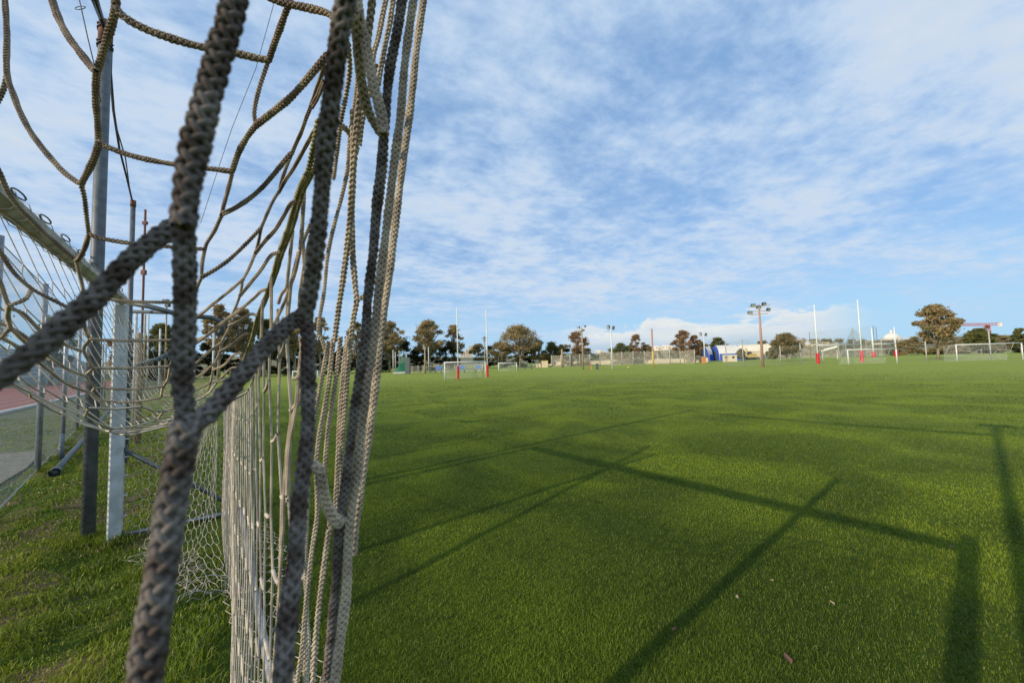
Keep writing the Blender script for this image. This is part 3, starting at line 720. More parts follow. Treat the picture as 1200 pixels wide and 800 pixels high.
mb.build('hanging_wire', M['wire'], smooth=True, label='thin wires with a small ring coming down to the tall pole top', cat='wire')
wpr = [at(325,-10,6), at(300,80,6.3), at(272,150,6.6), at(255,200,7), at(235,262,7.4)]
mb = MB(); mb.tube(wpr, .0045, 4); mb.build('guy_wire', M['wire'], label='hair thin wire crossing the sky beside the thick near cord', cat='wire')
# red thin post
rb = G(163, 515); rt = up_at(167, 245, rb)
po = empty('red_post', (rb.x, rb.y, 0), 'thin rusty red post rising behind the net right of the grey poles', 'post')
mb = MB(); mb.tube([(rb.x, rb.y, 0), (rb.x, rb.y, rt.z)], .024, 10); mb.build('shaft', M['rust'], po, smooth=True)
for zf, sz in ((.94,.08),(.72,.12)):
    mb = MB(); mb.box((rb.x, rb.y, rt.z*zf), .10, .06, sz); mb.build('bracket', M['rust'], po)
# portable goal with rounded tube frame behind
gb = empty('folded_goal_frame', G(210, 480), 'dark tubular frame with a rounded corner and drooping net behind the white post', 'frame')
d0 = 6.5
mb = MB(); mb.tube([at(148,354,d0), at(175,359,d0), at(205,367,d0*1.03), at(235,371,d0*1.06), at(248,372,d0*1.08), at(257,376,d0*1.09), at(261,384,d0*1.1), at(259,391,d0*1.1), at(254,391,d0*1.1)], .045, 8, r2=.04)
mb.build('curved_top_tube', M['darkmetal'], gb, smooth=True)
mb = MB(); mb.tube([at(154,365,d0*1.1), at(200,366,d0*1.05), at(232,372,d0*1.06)], .035, 8); mb.tube([at(160,428,d0), at(185,421,d0*1.04), at(203,412,d0*1.06)], .045, 8); mb.build('cross_tube', M['darkmetal'], gb, smooth=True)
for px0, yb in ((156,500),(249,474)):
    mb = MB()
    b_ = G(px0, yb); t_ = at(px0+ (0 if px0 < 200 else 3), 366 if px0 < 200 else 390, b_.y*1.0); mb.tube([(b_.x, b_.y, 0), (b_.x, b_.y, t_.z)], .04, 8); mb.build('leg', M['white_worn'], gb, smooth=True)
for i, (px0, py0, px1, py1, hh) in enumerate([(168,368,168,455,'l'),(172,368,172,455,''),(186,385,186,462,''),(194,352,193,455,'h'),(161,390,160,520,'')]):
    b_ = G(px1, py1); t_ = up_at(px0, py0, b_)
    po = empty('thin_pole', (b_.x, b_.y, 0), ['leftmost of two thin pale poles side by side behind the net','right one of two thin pale poles side by side behind the net','short pale pole between the thick near cord and the pole pair','thin pole with small floodlight head left of the thick near cord','brown pole close beside the white goal post'][i], 'pole', 'thin poles behind the goal')
    mb = MB(); mb.tube([(b_.x, b_.y, 0), (b_.x, b_.y, t_.z)], .006*b_.length**.5+ (.02 if i != 4 else .03), 8); mb.build('shaft', M['wood'] if i in (0, 3, 4) else M['white_worn'], po, smooth=True)
    if hh == 'h':
        mb = MB(); mb.box((b_.x-.1, b_.y, t_.z), .5, .3, .22); mb.box((b_.x+.1, b_.y, t_.z-.45), .35, .3, .4); mb.build('floodlight', M['lamp'], po)

# chain-link fence at the left
f1, f2 = G(44, 553), G(73, 522); fd = (f2-f1)
posts = [f1+fd*k for k in (-2,-1,0,1,2,3,4,5,6,7)]
fen = empty('chain_link_fence', f1, 'chain link fence on grey steel posts between the lawn and the running track', 'fence')
fh = up_at(59, 333, f1).z
lean = (up_at(59, 333, f1)-f1); 
for p in posts:
    mb = MB(); mb.tube([(p.x, p.y, -.02), (p.x, p.y, fh)], .038, 10); mb.build('fence_post', M['galv'], fen, smooth=True)
net_plane('chain_link_mesh', posts[0], posts[-1], .03, fh-.05, M['chain'], fen)
mb = MB()
for z_ in (fh-.06, fh*.5, .06): mb.tube([posts[0]+Vector((0,0,z_)), posts[-1]+Vector((0,0,z_))], .006, 5)
mb.build('tension_wire', M['galv'], fen)
# pipe with end collar lying on the grass
pa, pb = G(64, 558), G(96, 522)
pip = empty('pipe_frame', pa, 'dark grey pipe with a round open end lying on the grass by the fence', 'pipe')
mb = MB(); mb.tube([pa+Vector((0,0,.06)), G(74,548)+Vector((0,0,.10)), pb+Vector((0,0,.10)), G(128,492)+Vector((0,0,.35))], .045, 12); mb.build('pipe', M['darkmetal'], pip, smooth=True)
dpa = (pb-pa).normalized()
mb = MB(); mb.tube([pa-dpa*.02+Vector((0,0,.065)), pa+dpa*.12+Vector((0,0,.075))], .07, 16, cap=False); mb.tube([pa-dpa*.02+Vector((0,0,.065)), pa+dpa*.12+Vector((0,0,.075))], .055, 16, cap=False); mb.build('collar', M['darkmetal'], pip, smooth=True)
mb = MB(); mb.tube([G(72,545)+Vector((0,0,.1)), G(71,545)+Vector((0,0,.32)), G(72,541)+Vector((0,0,.5))], .035, 10); mb.build('joint', M['darkmetal'], pip, smooth=True)
for i, (px0, py0, s_) in enumerate(((92,538,.09),(45,783,.03))):
    c = G(px0, py0); me = MB(); n_ = 9
    vs = [(0,0,s_*.7)]+[(s_*(1+.25*random.random())*math.cos(k*2*math.pi/n_), s_*.7*math.sin(k*2*math.pi/n_), .01*random.random()) for k in range(n_)]+[(0,0,-.02)]
    me.add([(c.x+v[0], c.y+v[1], c.z+v[2]) for v in vs], [(0,1+k,1+(k+1)%n_) for k in range(n_)]+[(n_+1,1+(k+1)%n_,1+k) for k in range(n_)])
    if i == 0: me.build('clod', M['stone'], label='brown clod of earth on the grass right of the lying pipe', cat='clod')

# stepped stand beyond the track
st = empty('spectator_stand', l0+nl*22, 'long grey stepped concrete stand beyond the red running track', 'grandstand')
mb = MB(); 
for k in range(9):
    off_ = 17+k*1.1; z0 = .0; z1 = 1.2+k*.85
    a_ = l0+dl*(55)+nl*(off_+.45); b_ = l0+dl*(185)+nl*(off_+.45)
    mb.beam(a_+Vector((0,0,z1/2)), b_+Vector((0,0,z1/2)), 1.1, z1, ch=.0)
mb.build('steps', M['stand'], st)
mb = MB()
for k in range(9):
    z1 = 1.2+k*.85+.22; off_ = 17+k*1.1+.3
    mb.beam(l0+dl*(55)+nl*off_+Vector((0,0,z1)), l0+dl*185+nl*off_+Vector((0,0,z1)), .35, .16, ch=.1)
mb.build('bench_rows', M['pale'], st)
mb = MB(); 
for k in range(10):
    p = l0+dl*(55+13*k)+nl*16.5; mb.tube([p, p+Vector((0,0,1.1))], .04, 6)
mb.beam(l0+dl*(55)+nl*16.5+Vector((0,0,1.1)), l0+dl*185+nl*16.5+Vector((0,0,1.1)), .05, .05); mb.build('railing', M['galv'], st)

# ------------------------------------------------------------------ grass blades
def grass(name, pts, hmin, hmax, wid, mat_, lean=.5, label=None):
    n = len(pts); h = rng.uniform(hmin, hmax, n)*pts[:, 3]; a = rng.uniform(0, 2*np.pi, n); la = rng.uniform(0, 2*np.pi, n)
    ln_ = rng.uniform(.1, lean, n)*h; w_ = wid*pts[:, 4]*rng.uniform(.7, 1.3, n)
    bx, by = np.cos(a)*w_, np.sin(a)*w_; lx, ly = np.cos(la)*ln_, np.sin(la)*ln_
    P = pts[:, :3]; V = np.zeros((n, 5, 3))
    V[:, 0] = P+np.stack([-bx, -by, 0*bx-.004], 1); V[:, 1] = P+np.stack([bx, by, 0*bx-.004], 1)
    V[:, 2] = P+np.stack([bx*.75+lx*.35, by*.75+ly*.35, h*.6], 1); V[:, 3] = P+np.stack([-bx*.75+lx*.35, -by*.75+ly*.35, h*.6], 1)
    V[:, 4] = P+np.stack([lx, ly, h*(1-.25*ln_/np.maximum(h, 1e-6))], 1)
    i = np.arange(n)*5
    Fq = np.stack([i, i+1, i+2, i+3, i+3, i+2, i+4], 1)
    st_ = np.stack([np.arange(n)*7, np.arange(n)*7+4], 1).ravel()
    o = np_mesh(name, V.reshape(-1, 3), Fq.ravel(), st_, mat_); setp(o, label, 'grass', kind='stuff'); return o
def bladem(name, c1, c2, c3, dry):
    m_ = bpy.data.materials.new(name); m_.use_nodes = True; nt = m_.node_tree; N = nt.nodes; L = nt.links; b = N['Principled BSDF']
    g = N.new('ShaderNodeNewGeometry'); cr = N.new('ShaderNodeValToRGB'); L.new(g.outputs['Random Per Island'], cr.inputs[0])
    e = cr.color_ramp.elements; e[0].color = (*c1, 1); e[1].color = (*c2, 1); e[1].position = .9
    e2 = cr.color_ramp.elements.new(.95); e2.color = (*dry, 1)
    n = N.new('ShaderNodeTexNoise'); n.inputs['Scale'].default_value = .55; n.inputs['Detail'].default_value = 5; n.inputs['Distortion'].default_value = .6
    L.new(g.outputs['Position'], n.inputs['Vector'])
    mr = N.new('ShaderNodeMapRange'); mr.inputs[1].default_value = .44; mr.inputs[2].default_value = .62; L.new(n.outputs['Fac'], mr.inputs[0])
    mx = N.new('ShaderNodeMix'); mx.data_type = 'RGBA'; mx.blend_type = 'MIX'; L.new(mr.outputs[0], mx.inputs[0]); L.new(cr.outputs[0], mx.inputs[6]); mx.inputs[7].default_value = (*c3, 1)
    L.new(mx.outputs[2], b.inputs['Base Color']); b.inputs['Roughness'].default_value = .55; b.inputs['Specular IOR Level'].default_value = .25
    tl = N.new('ShaderNodeBsdfTranslucent'); L.new(mx.outputs[2], tl.inputs[0]); ms = N.new('ShaderNodeMixShader'); ms.inputs[0].default_value = .3
    L.new(b.outputs[0], ms.inputs[1]); L.new(tl.outputs[0], ms.inputs[2]); L.new(ms.outputs[0], N['Material Output'].inputs[0])
    return m_
M['blade'] = bladem('lawn_blades', (.042,.078,.008), (.135,.185,.015), (.205,.265,.020), (.20,.22,.05))
M['blade_rough'] = bladem('rough_grass_blades', (.07,.115,.010), (.25,.33,.022), (.30,.33,.035), (.44,.38,.18))
def scatter(n, dmin, dmax, side):
    # uniform in image-ish density: radius sampled log-like within the view wedge
    u = rng.random(n); r = dmin*(dmax/dmin)**u; th = rng.uniform(R(-62), R(62), n)
    X = r*np.sin(th); Y = r*np.cos(th)-.3; b = X*B.x+Y*B.y
    keep = (b > .15) if side > 0 else (b <= .15)
    X, Y, r = X[keep], Y[keep], r[keep]
    return np.stack([X, Y, undul(X, Y), np.ones(len(X)), np.clip(r/3, .8, 9)], 1)
lp = scatter(820000, 1.7, 70, 1)
lr = np.hypot(lp[:, 0], lp[:, 1]); lp[:, 3] = np.clip(1.1-.012*lr, .45, 1.1)*(1+.25*np.sin(lp[:, 0]*.9+1.7*np.sin(lp[:, 1]*.7))*np.sin(lp[:, 1]*1.3))
o = grass('lawn_grass', lp, .012, .028, .0017, M['blade'], 1.0, 'short mown green lawn of the playing field')
rp = scatter(420000, 1.7, 24, -1)
tuft = .55+.9*np.clip(np.sin(rp[:, 0]*5.1+2*np.sin(rp[:, 1]*3.3))*np.sin(rp[:, 1]*4.7+1.5*np.sin(rp[:, 0]*2.9)), -.3, 1)**2+.25*np.sin(rp[:, 0]*11+rp[:, 1]*7)
bare = (np.sin(rp[:, 0]*1.9+1)*np.sin(rp[:, 1]*2.3+.4*rp[:, 0]) > .62) & (rng.random(len(rp)) < .75)
rp[:, 3] = np.clip(tuft, .3, 1.6); rp = rp[~bare]
bb_ = (rp[:, 0]-f1.x)*(-fd.y)+(rp[:, 1]-f1.y)*fd.x
rp = rp[bb_*(0-f1.x)*(-fd.y) + 0 > -1e9]
tp_ = []
for c in (bp_, AB(5.44, CB, 0), p2b, posts[2], posts[3], posts[4]):
    for k in range(900):
        a_ = random.random()*6.283; r_k = .05+abs(random.gauss(0, .11)); tp_.append((c.x+r_k*math.cos(a_), c.y+r_k*math.sin(a_), 0, max(.5, 1.9-r_k*6)*random.uniform(.6,1.2), 1.1))
rp = np.concatenate([rp, np.array(tp_)])
grass('rough_grass', rp, .03, .075, .0026, M['blade_rough'], 1.2, 'tufty rough grass behind the goal at the lower left')
# fallen dry leaves on the lawn
for i, (px0, py0, s_) in enumerate([(924,777,.035),(864,703,.02),(1115,644,.025),(976,710,.02),(790,741,.02),(905,683,.016)]):
    c = G(px0, py0); mb = MB(); a_ = random.random()*6
    ca, sa = math.cos(a_), math.sin(a_)
    pr = [(-1,0,.2),(-.3,.45,.5),(.5,.35,.35),(1.1,0,.6),(.5,-.35,.3),(-.3,-.45,.45)]
    mb.add([(c.x+s_*(x_*ca-y_*sa), c.y+s_*(x_*sa+y_*ca), .02+s_*z_*.6) for x_, y_, z_ in pr]+[(c.x, c.y, .02)], [(6,k,(k+1)%6) for k in range(6)])
    mb.build('fallen_leaf', M['rust'] if i % 2 == 0 else M['wood'], label='dry brown leaf lying on the lawn', cat='leaf', group='dry leaves on the lawn')
# ------------------------------------------------------------------ far objects
def pole_obj(name, base, toppx, label, cat, mat_, r=.08, group=None, r2=None):
    top_ = up_at(toppx[0], toppx[1], base)
    o = empty(name, (base.x, base.y, 0), label, cat, group)
    mb = MB(); mb.tube([(base.x, base.y, -.05), (base.x, base.y, top_.z)], r, 10, r2=r2); mb.build('shaft', mat_, o, smooth=True)
    return o, top_.z
def lamp_head(parent, c, w_, h_, face=Vector((0,-1,-.4))):
    # housing with a glass face, turned towards 'face'
    f = face.normalized(); x_ = f.cross(Vector((0,0,1))).normalized(); u_ = x_.cross(f)
    mb = MB(); mb.beam(c-f*h_*.25, c+f*h_*.25, w_, h_, up=u_, ch=.12); o = mb.build('floodlight', M['lamp'], parent)
    mb = MB(); mb.beam(c+f*(h_*.25+.002), c+f*(h_*.25+.02), w_*.88, h_*.85, up=u_, ch=.12); g = mb.build('lens', M['lampglass'], None)
    g.parent = o; return o
def perp(base):
    v = Vector((base.x, base.y, 0)).normalized(); return Vector((v.y, -v.x, 0))
# football goals
def football_goal(lb, rb, topl, topr, label, depth=1.5, r=.06, netm=True, group='far football goals'):
    L_, R_ = G(*lb), G(*rb)
    h = .5*(up_at(*topl, L_).z+up_at(*topr, R_).z)
    ctr = (L_+R_)/2; o = empty('football_goal', ctr, label, 'goal', group)
    back = Vector((ctr.x, ctr.y, 0)).normalized(); ax = (R_-L_).normalized(); back = Vector((-ax.y, ax.x, 0)); back = back if back.dot(ctr) > 0 else -back
    for P in (L_, R_):
        mb = MB(); mb.tube([P, P+Vector((0,0,h))], r, 8); mb.build('post', M['white'], o, smooth=True)
    mb = MB(); mb.tube([L_-ax*r+Vector((0,0,h)), R_+ax*r+Vector((0,0,h))], r, 8); mb.build('crossbar', M['white'], o, smooth=True)
    for P in (L_, R_):
        mb = MB(); mb.tube([P+Vector((0,0,h)), P+back*depth*.45+Vector((0,0,h)), P+back*depth], r*.4, 6); mb.build('rear_stay', M['white'], o, smooth=True)
    if netm:
        a0 = net_plane('net', L_+back*depth*.9, R_+back*depth*.9, .02, h*.97, M['goalnet_far'], o)
    return o, h
football_goal((521.5,445),(569,443),(521,424),(568.5,424), 'white football goal behind the left rugby post, the nearest one on the left', 1.6)
football_goal((584.5,435.5),(605.6,434.8),(584.3,425.5),(605.4,424.6), 'small white goal right of the left rugby posts, in front of the big tree', 1.4, .07)
football_goal((771.5,427),(789.5,426),(771.3,420.3),(789.3,419.6), 'distant white goal behind the row of fence posts', 1.4, .08)
football_goal((994.5,427),(1051.5,425.5),(994,410.4),(1051,407.5), 'white football goal in front of the right rugby posts', 1.8, .07)
football_goal((1122,423.5),(1199,421.5),(1121,404.3),(1198.3,401.3), 'white football goal at the right edge under the crane', 1.8, .07)
football_goal((343,445),(372,444),(343,435),(372,434), 'small white goal seen between the net strings', 1.4, .07)
# rugby posts
def rugby(lb, rb, lt, rt, bar, pads, label):
    L_, R_ = G(*lb), G(*rb); o = empty('rugby_posts', (L_+R_)/2, label, 'rugby posts', 'rugby goal posts')
    for P, t_, pd in ((L_, lt, pads[0]), (R_, rt, pads[1])):
        z_ = up_at(*t_, P).z; k = P.length
        u_ = o.children
        mb = MB(); mb.tube([P, P+Vector((0,0,z_))], .0011*k+.02, 10, r2=.0009*k+.02); mb.build('upright', M['white'], o, smooth=True)
        zp = up_at(t_[0], pd, P).z
        mb = MB(); mb.beam(P, P+Vector((0,0,max(zp,.8))), .0036*k*1.5, .0036*k*1.5, up=Vector((0,1,0)), ch=.25); mb.build('post_pad', M['red'], o)
    zb = up_at(*bar, L_).z
    mb = MB(); mb.tube([L_+Vector((0,0,zb)), R_+Vector((0,0,zb))], .0010*L_.length+.01, 8); mb.build('crossbar', M['white'], o, smooth=True)
rugby((537,444),(571.5,441.5),(535.5,360),(570.5,363),(536,418.5),(429,427.5), 'white rugby posts with red pads on the left, behind a football goal')
rugby((959,426),(1010.5,424),(954,357),(1005,351),(957,404.5),(414,411), 'tall white rugby posts with red pads right of the reddish lamp pole')
rugby((1024,418.3),(1050.5,417.5),(1022,384),(1049,383),(1023,403),(412,411), 'farther rugby posts beside the white church dome')
rb_ = G(541.5, 447)
mb = MB(); mb.box((rb_.x+.35, rb_.y, .12), .5, .3, .24); 
# reddish lamp pole
b_ = G(894, 430); o, z_ = pole_obj('floodlight_pole', b_, (889.3,357), 'tall reddish floodlight pole with five dark lamps in the middle of the far touchline', 'lamp pole', M['pinkpole'], .20, 'floodlight poles', .10)
pr = perp(b_); k = b_.length/FPX
for dx, py in ((-4.6,357.3),(4.2,356.6),(-7.6,365.6),(7.4,363.6),(-.2,359.8)):
    lamp_head(o, b_+pr*(dx*k)+Vector((0,0,up_at(889.5,py,b_).z)), 4.2*k, 3.0*k, Vector((dx*.05,-1,-.5)))
mb = MB()
for py, hw in ((358.5,9),(364.5,9),(368,7)): 
    zz = up_at(889.5,py,b_).z; mb.beam(b_-pr*hw*k+Vector((0,0,zz)), b_+pr*hw*k+Vector((0,0,zz)), .08, .08)
mb.build('cross_arm', M['wood'], o)
def lamppole(base, top, heads, label, m_, r=.1):
    b_ = G(*base); o, z_ = pole_obj('floodlight_pole', b_, top, label, 'lamp pole', m_, r, 'floodlight poles', r*.7)
    k = b_.length/FPX; pr = perp(b_)
    for dx, py, w_, h_ in heads: lamp_head(o, b_+pr*(dx*k)+Vector((0,0,up_at(top[0],py,b_).z)), w_*k, h_*k, Vector((dx*.4,-1,-.4)))
    z2 = up_at(top[0], top[1]+2, b_).z
    mb = MB(); mb.beam(b_-pr*4*k+Vector((0,0,z2)), b_+pr*4*k+Vector((0,0,z2)), .07, .07); mb.build('cross_arm', M['wood'], o)
lamppole((717.8,432.3), (716.8,385), [(-2.6,383,3,4.2),(3.0,384,2.4,4)], 'white floodlight pole with two black lamps right of the wooden one', M['white'], .13)
lamppole((683.6,433), (681.8,384), [(-3.5,383.5,4,2.2),(4,382.5,3,2.4),(-2,388.5,2.4,2.4),(2,387,2.4,2)], 'wooden floodlight pole standing before the right end of the tree group', M['wood'], .15)
lamppole((826.3,425.5), (826,391), [(-2.8,391,2,3),(2.2,392,2,3)], 'white floodlight pole in front of the blue arched hall', M['white'], .13)
lamppole((498.3,437.5), (497.7,407), [(-.3,407.5,4,3.6),(-1,405,2.5,1.5)], 'pale floodlight pole in front of the second big eucalyptus', M['wood'], .15)
lamppole((568.6,436), (568,394), [(-.2,398,2.4,4),(0,395,2,2)], 'floodlight pole just left of the right upright of the left rugby posts', M['wood'], .13)
lamppole((375,436), (374.6,402), [(0,402.5,3,2)], 'thin white lamp pole seen between the net strings', M['white'], .1)
for i, (base, top, lab, m_, r) in enumerate([((502.5,436.5),(502.4,406.5),'thin white pole right of the pale floodlight pole',M['white'],.07),
    ((659.2,431),(658.6,409),'short yellow wooden pole among the fence posts right of the hut',M['wood'],.2),
    ((765.8,430.5),(764,385),'tall brown pole with a yellow lower half left of the distant goal',M['pinkpole'],.14)]):
    o, z_ = pole_obj('pole', G(*base), top, lab, 'pole', m_, r)
    if i == 2:
        mb = MB(); mb.tube([G(*base), G(*base)+Vector((0,0,z_*.42))], .16, 10); mb.build('painted_base', M['yellow'], o, smooth=True)
# fences with tall posts: as parts of one fence per line
def tall_fence(name, pts, label, m_post, r, netm=None, zfrac=.97, group=None):
    P = [(G(*b), t) for b, t in pts]; o = empty(name, P[0][0], label, 'fence', group)
    for b, t in P:
        z_ = up_at(*t, b).z; mb = MB(); mb.tube([b, b+Vector((0,0,z_))], r, 6); mb.build('fence_post', m_post, o, smooth=True)
    if netm:
        for (b0, t0), (b1, t1) in zip(P[:-1], P[1:]):
            za, zb = up_at(*t0, b0).z*zfrac, up_at(*t1, b1).z*zfrac
            net_plane('fence_netting', b0, b1, .05, 1, netm, o, top=lambda t, za=za, zb=zb: za+(zb-za)*t)
    return o
tall_fence('ball_stop_fence', [((646.7,430.5),(646.5,416)),((657.8,430.3),(657.4,415.7)),((668.5,430),(668,415)),((679.7,429.6),(679.3,414.3)),((691.8,429.2),(691.3,414)),((703.5,428.4),(703,412.5)),((716,428.2),(715.6,412.5)),((729.2,428),(728.7,412)),((742.6,427.7),(742,411)),((755.7,427.3),(755.2,411)),((771,427),(770.5,411.5)),((785.5,426.7),(785,408)),((797.5,426.3),(797,411)),((814.5,426),(814,409))],
    'long netted fence of tall pale posts from the hut to the blue hall', M['concrete'], .11, M['farchain'])
tall_fence('ball_stop_fence', [((851.7,430),(851,400)),((871.5,429.5),(870.8,397)),((915.3,427.8),(914.7,405)),((939,426.6),(938.5,402)),((965.5,425.6),(965,402))],
    'line of thin tall posts on both sides of the reddish lamp pole', M['concrete'], .07, M['dropnet'])
tall_fence('ball_stop_fence', [((908.7,421),(908.2,395)),((927,420.5),(926.4,398)),((933,420),(932.5,396)),((983.7,419),(983,401)),((992,418.6),(991.3,400)),((1001.8,418),(1001.2,383)),((1016,417.5),(1015.5,398)),((1034,417),(1033.6,396)),((1054,416),(1053.5,394)),((1076.6,415.5),(1075.6,393)),((1082.3,415),(1080.8,382)),((1103.8,413.6),(1101.5,384)),((1110,414.8),(1106.2,375)),((1122,412),(1120.5,393)),((1131.6,411.3),(1128.8,389)),((1142.3,412.5),(1139.8,387)),((1175.4,411.4),(1174,395)),((1190.8,410.6),(1189,395))],
    'far net fence of tall posts running behind the right goals', M['concrete'], .13, M['farchain'])
tall_fence('ball_stop_fence', [((1086.3,423.5),(1085.2,400)),((1161.8,421.8),(1159.5,388))], 'pair of pale posts just before the right goal', M['concrete'], .08)
tall_fence('drop_net', [((950.5,420),(950,389)),((1026,418),(1024.5,381.5)),((1029.5,418),(1027,383))], 'high pale green drop net behind the rugby posts', M['darkmetal'], .06, M['dropnet'], 1.0)
tall_fence('training_fence', [((479,437.5),(479,428.5)),((484,437.4),(484,428.5)),((490,437.2),(490,428)),((497,437),(497,427.5)),((505,436.8),(505,427.5)),((513,436.6),(513,427)),((521,436.4),(521,427)),((533,436),(533,426.5)),((545,435.6),(545,426.5)),((556,435.2),(556,426)),((566,435),(566,426))],
    'low grey wire fence under the eucalyptus trees left of the rugby posts', M['concrete'], .06, M['farchain'])
tall_fence('training_fence', [((607,433.5),(607,427)),((615,433),(615,426)),((623,432.5),(623,425.5)),((631,432.2),(631,425))], 'low dark wire fence between the small goal and the hut', M['darkmetal'], .06, M['farchain'])
# hammer cage
b0, b1, b2 = G(461,438.5), G(468,438.2), G(476.5,438)
cg = empty('throwing_cage', b1, 'green netted throwing cage on poles below the dark trees at left', 'sports cage')
for b_, t_ in ((b0,(460.3,410)),(b1,(468,410.8)),(b2,(476.3,412)),(G(463.5,436.5),(463.5,412))):
    mb = MB(); mb.tube([b_, b_+Vector((0,0,up_at(*t_,b_).z))], .12, 8); mb.build('cage_pole', M['concrete'], cg, smooth=True)
zt = up_at(476,413,b2).z
net_plane('cage_net', b0, b2, .05, zt, M['greennet'], cg, top=lambda t: .3+(zt-.3)*t**1.1)
mb = MB(); mb.beam(b0+Vector((0,0,.2)), b2+Vector((0,0,.2)), .5, .4); mb.build('kerb_pad', M['kerbw'], cg)
mb = MB(); mb.box(G(478,438)+Vector((0,0,1.5)), .8, .8, 3.0); mb.build('dark_panel', M['darkmetal'], cg)
# benches
for i, (px0, py0) in enumerate(((514,437.3),(541,436.6),(561,436))):
    b_ = G(px0, py0); pr = perp(b_); k = b_.length/FPX
    o = empty('team_bench', b_, ['blue bench left of the first football goal','blue bench seen through the left football goal','pale blue bench right of the left rugby upright'][i], 'bench', 'benches along the left touchline')
    mb = MB(); mb.beam(b_-pr*3.5*k+Vector((0,0,.55)), b_+pr*3.5*k+Vector((0,0,.55)), .5, .12); mb.build('seat', M['bench_blue'], o)
    mb = MB(); mb.beam(b_-pr*3.5*k+Vector((0,.25,1.0)), b_+pr*3.5*k+Vector((0,.25,1.0)), .08, .5); mb.build('backrest', M['bench_blue'], o)
    for s_ in (-1,1):
        mb = MB(); mb.box(b_+pr*3*k*s_+Vector((0,0,.25)), .1, .4, .5); mb.build('leg', M['darkmetal'], o)
# small bits on the touchline
def ball(px0, py0, r, m_, label, nm='ball', cat='ball'):
    b_ = G(px0, py0); mb = MB(); pts = []; n = 8
    P = [b_+Vector((0,0,r-r*math.cos(math.pi*i/n))) for i in range(n+1)]
    mb.tube(P, [max(.001, r*math.sin(math.pi*i/n)) for i in range(n+1)], 12); mb.build(nm, m_, smooth=True, label=label, cat=cat)
ball(736.5, 431.8, .19, M['yellow'], 'yellow ball on the grass right of the white floodlight pole')
b_ = G(700,432.8); mb = MB(); mb.box(b_+Vector((0,0,.45)), .42, .35, .9, top=.9); mb.box(b_+Vector((0,0,.93)), .46, .4, .08); mb.build('litter_bin', M['darkmetal'], label='dark litter bin between the wooden and the white floodlight poles', cat='bin')
b_ = G(693.2,434); mb = MB(); mb.tube([b_, b_+Vector((0,0,1.0))], .07, 8); mb.box(b_+Vector((0,0,1.05)), .22, .08, .2); mb.build('marker_post', M['orange'], label='short red marker post beside the wooden floodlight pole', cat='post')
b_ = G(825,425.8); mb = MB(); mb.box(b_+Vector((0,0,.5)), .9, .5, .9, top=.8); mb.box(b_+Vector((0,0,1.3)), .8, .4, .7); mb.build('orange_marker', M['orange'], label='orange marker box at the foot of the white pole before the blue hall', cat='marker')

# buildings
def house(px0, px1, ytop, ybase, dist, m_, label, name='town_building', cat='building', group=None, flat=True, rows=2, depthf=.7, roofm=None, z0=None):
    # plan position by its left/right edge at a given distance
    def pt(px0_): 
        d = ray(px0_, 424); v = Vector((d.x, d.y, 0)).normalized(); return v*dist
    A_, B_ = pt(px0), pt(px1); W = (B_-A_).length; x_ = (B_-A_).normalized(); y_ = Vector((-x_.y, x_.x, 0)); y_ = y_ if y_.dot(A_) > 0 else -y_
    zt = up_at((px0+px1)/2, ytop, (A_+B_)/2).z; zb = up_at((px0+px1)/2, ybase, (A_+B_)/2).z if z0 is None else z0
    zb = zb-1.0; D = max(W*depthf, 4); c = (A_+B_)/2+y_*D/2; rot = math.atan2(x_.y, x_.x)
    o = empty(name, (c.x, c.y, max(zb, 0)), label, cat, group)
    mb = MB(); mb.box((c.x, c.y, (zt+zb)/2), W, D, zt-zb, rot); mb.build('wall', m_, o)
    mb = MB(); mb.box((c.x, c.y, zt+.25*dist/400), W*1.03, D*1.03, .5*dist/400, rot); mb.build('roof', roofm or M['pale'], o)
    H = zt-zb; nw = max(2, int(W/4.5)); cell = W/nw
    for r in range(rows):
        for k in range(nw):
            if random.random() < .2: continue
            p = A_+x_*(cell*(k+.5))-y_*.03; zz = zt-H*.0-(r+.55)*min(3.2*dist/400, (zt-zb)/(rows+.2))
            mb = MB(); mb.box((p.x, p.y, zz), cell*.3, .12, min(1.5, H*.22), rot); mb.build('window', M['glass'], o)
    return o
# terrain ridge behind everything
M['hillm'] = mat('scrubby_hillside', (.13,.13,.055), .95, col2=(.21,.18,.09), scale=.03, coords='Object')
nA = 90; vs = []; fs = []
def ridge(t): return np.interp(t, [-1.2,-.9,-.5,-.1,.1,.3,.6,.95,1.2], [22,20,20,14,13,17,15,17,16])
for ri, (rd, hf) in enumerate(((320,0),(460,.35),(620,.85),(760,1.0),(1100,.7),(1500,.0))):
    for i in range(nA+1):
        t = -1.3+2.6*i/nA; h = hf*float(ridge(t))*(1+.12*math.sin(t*17)+.06*math.sin(t*41+ri))
        vs.append((rd*math.sin(t), rd*math.cos(t), h-(.3 if hf == 0 else 0)))
for j in range(5):
    for i in range(nA): a0 = j*(nA+1)+i; fs.append((a0, a0+1, a0+nA+2, a0+nA+1))
mb = MB(); mb.add(vs, fs); mb.build('hills', M['hillm'], smooth=True, kind='structure')
G1_ = 'pale town buildings on the far hill'
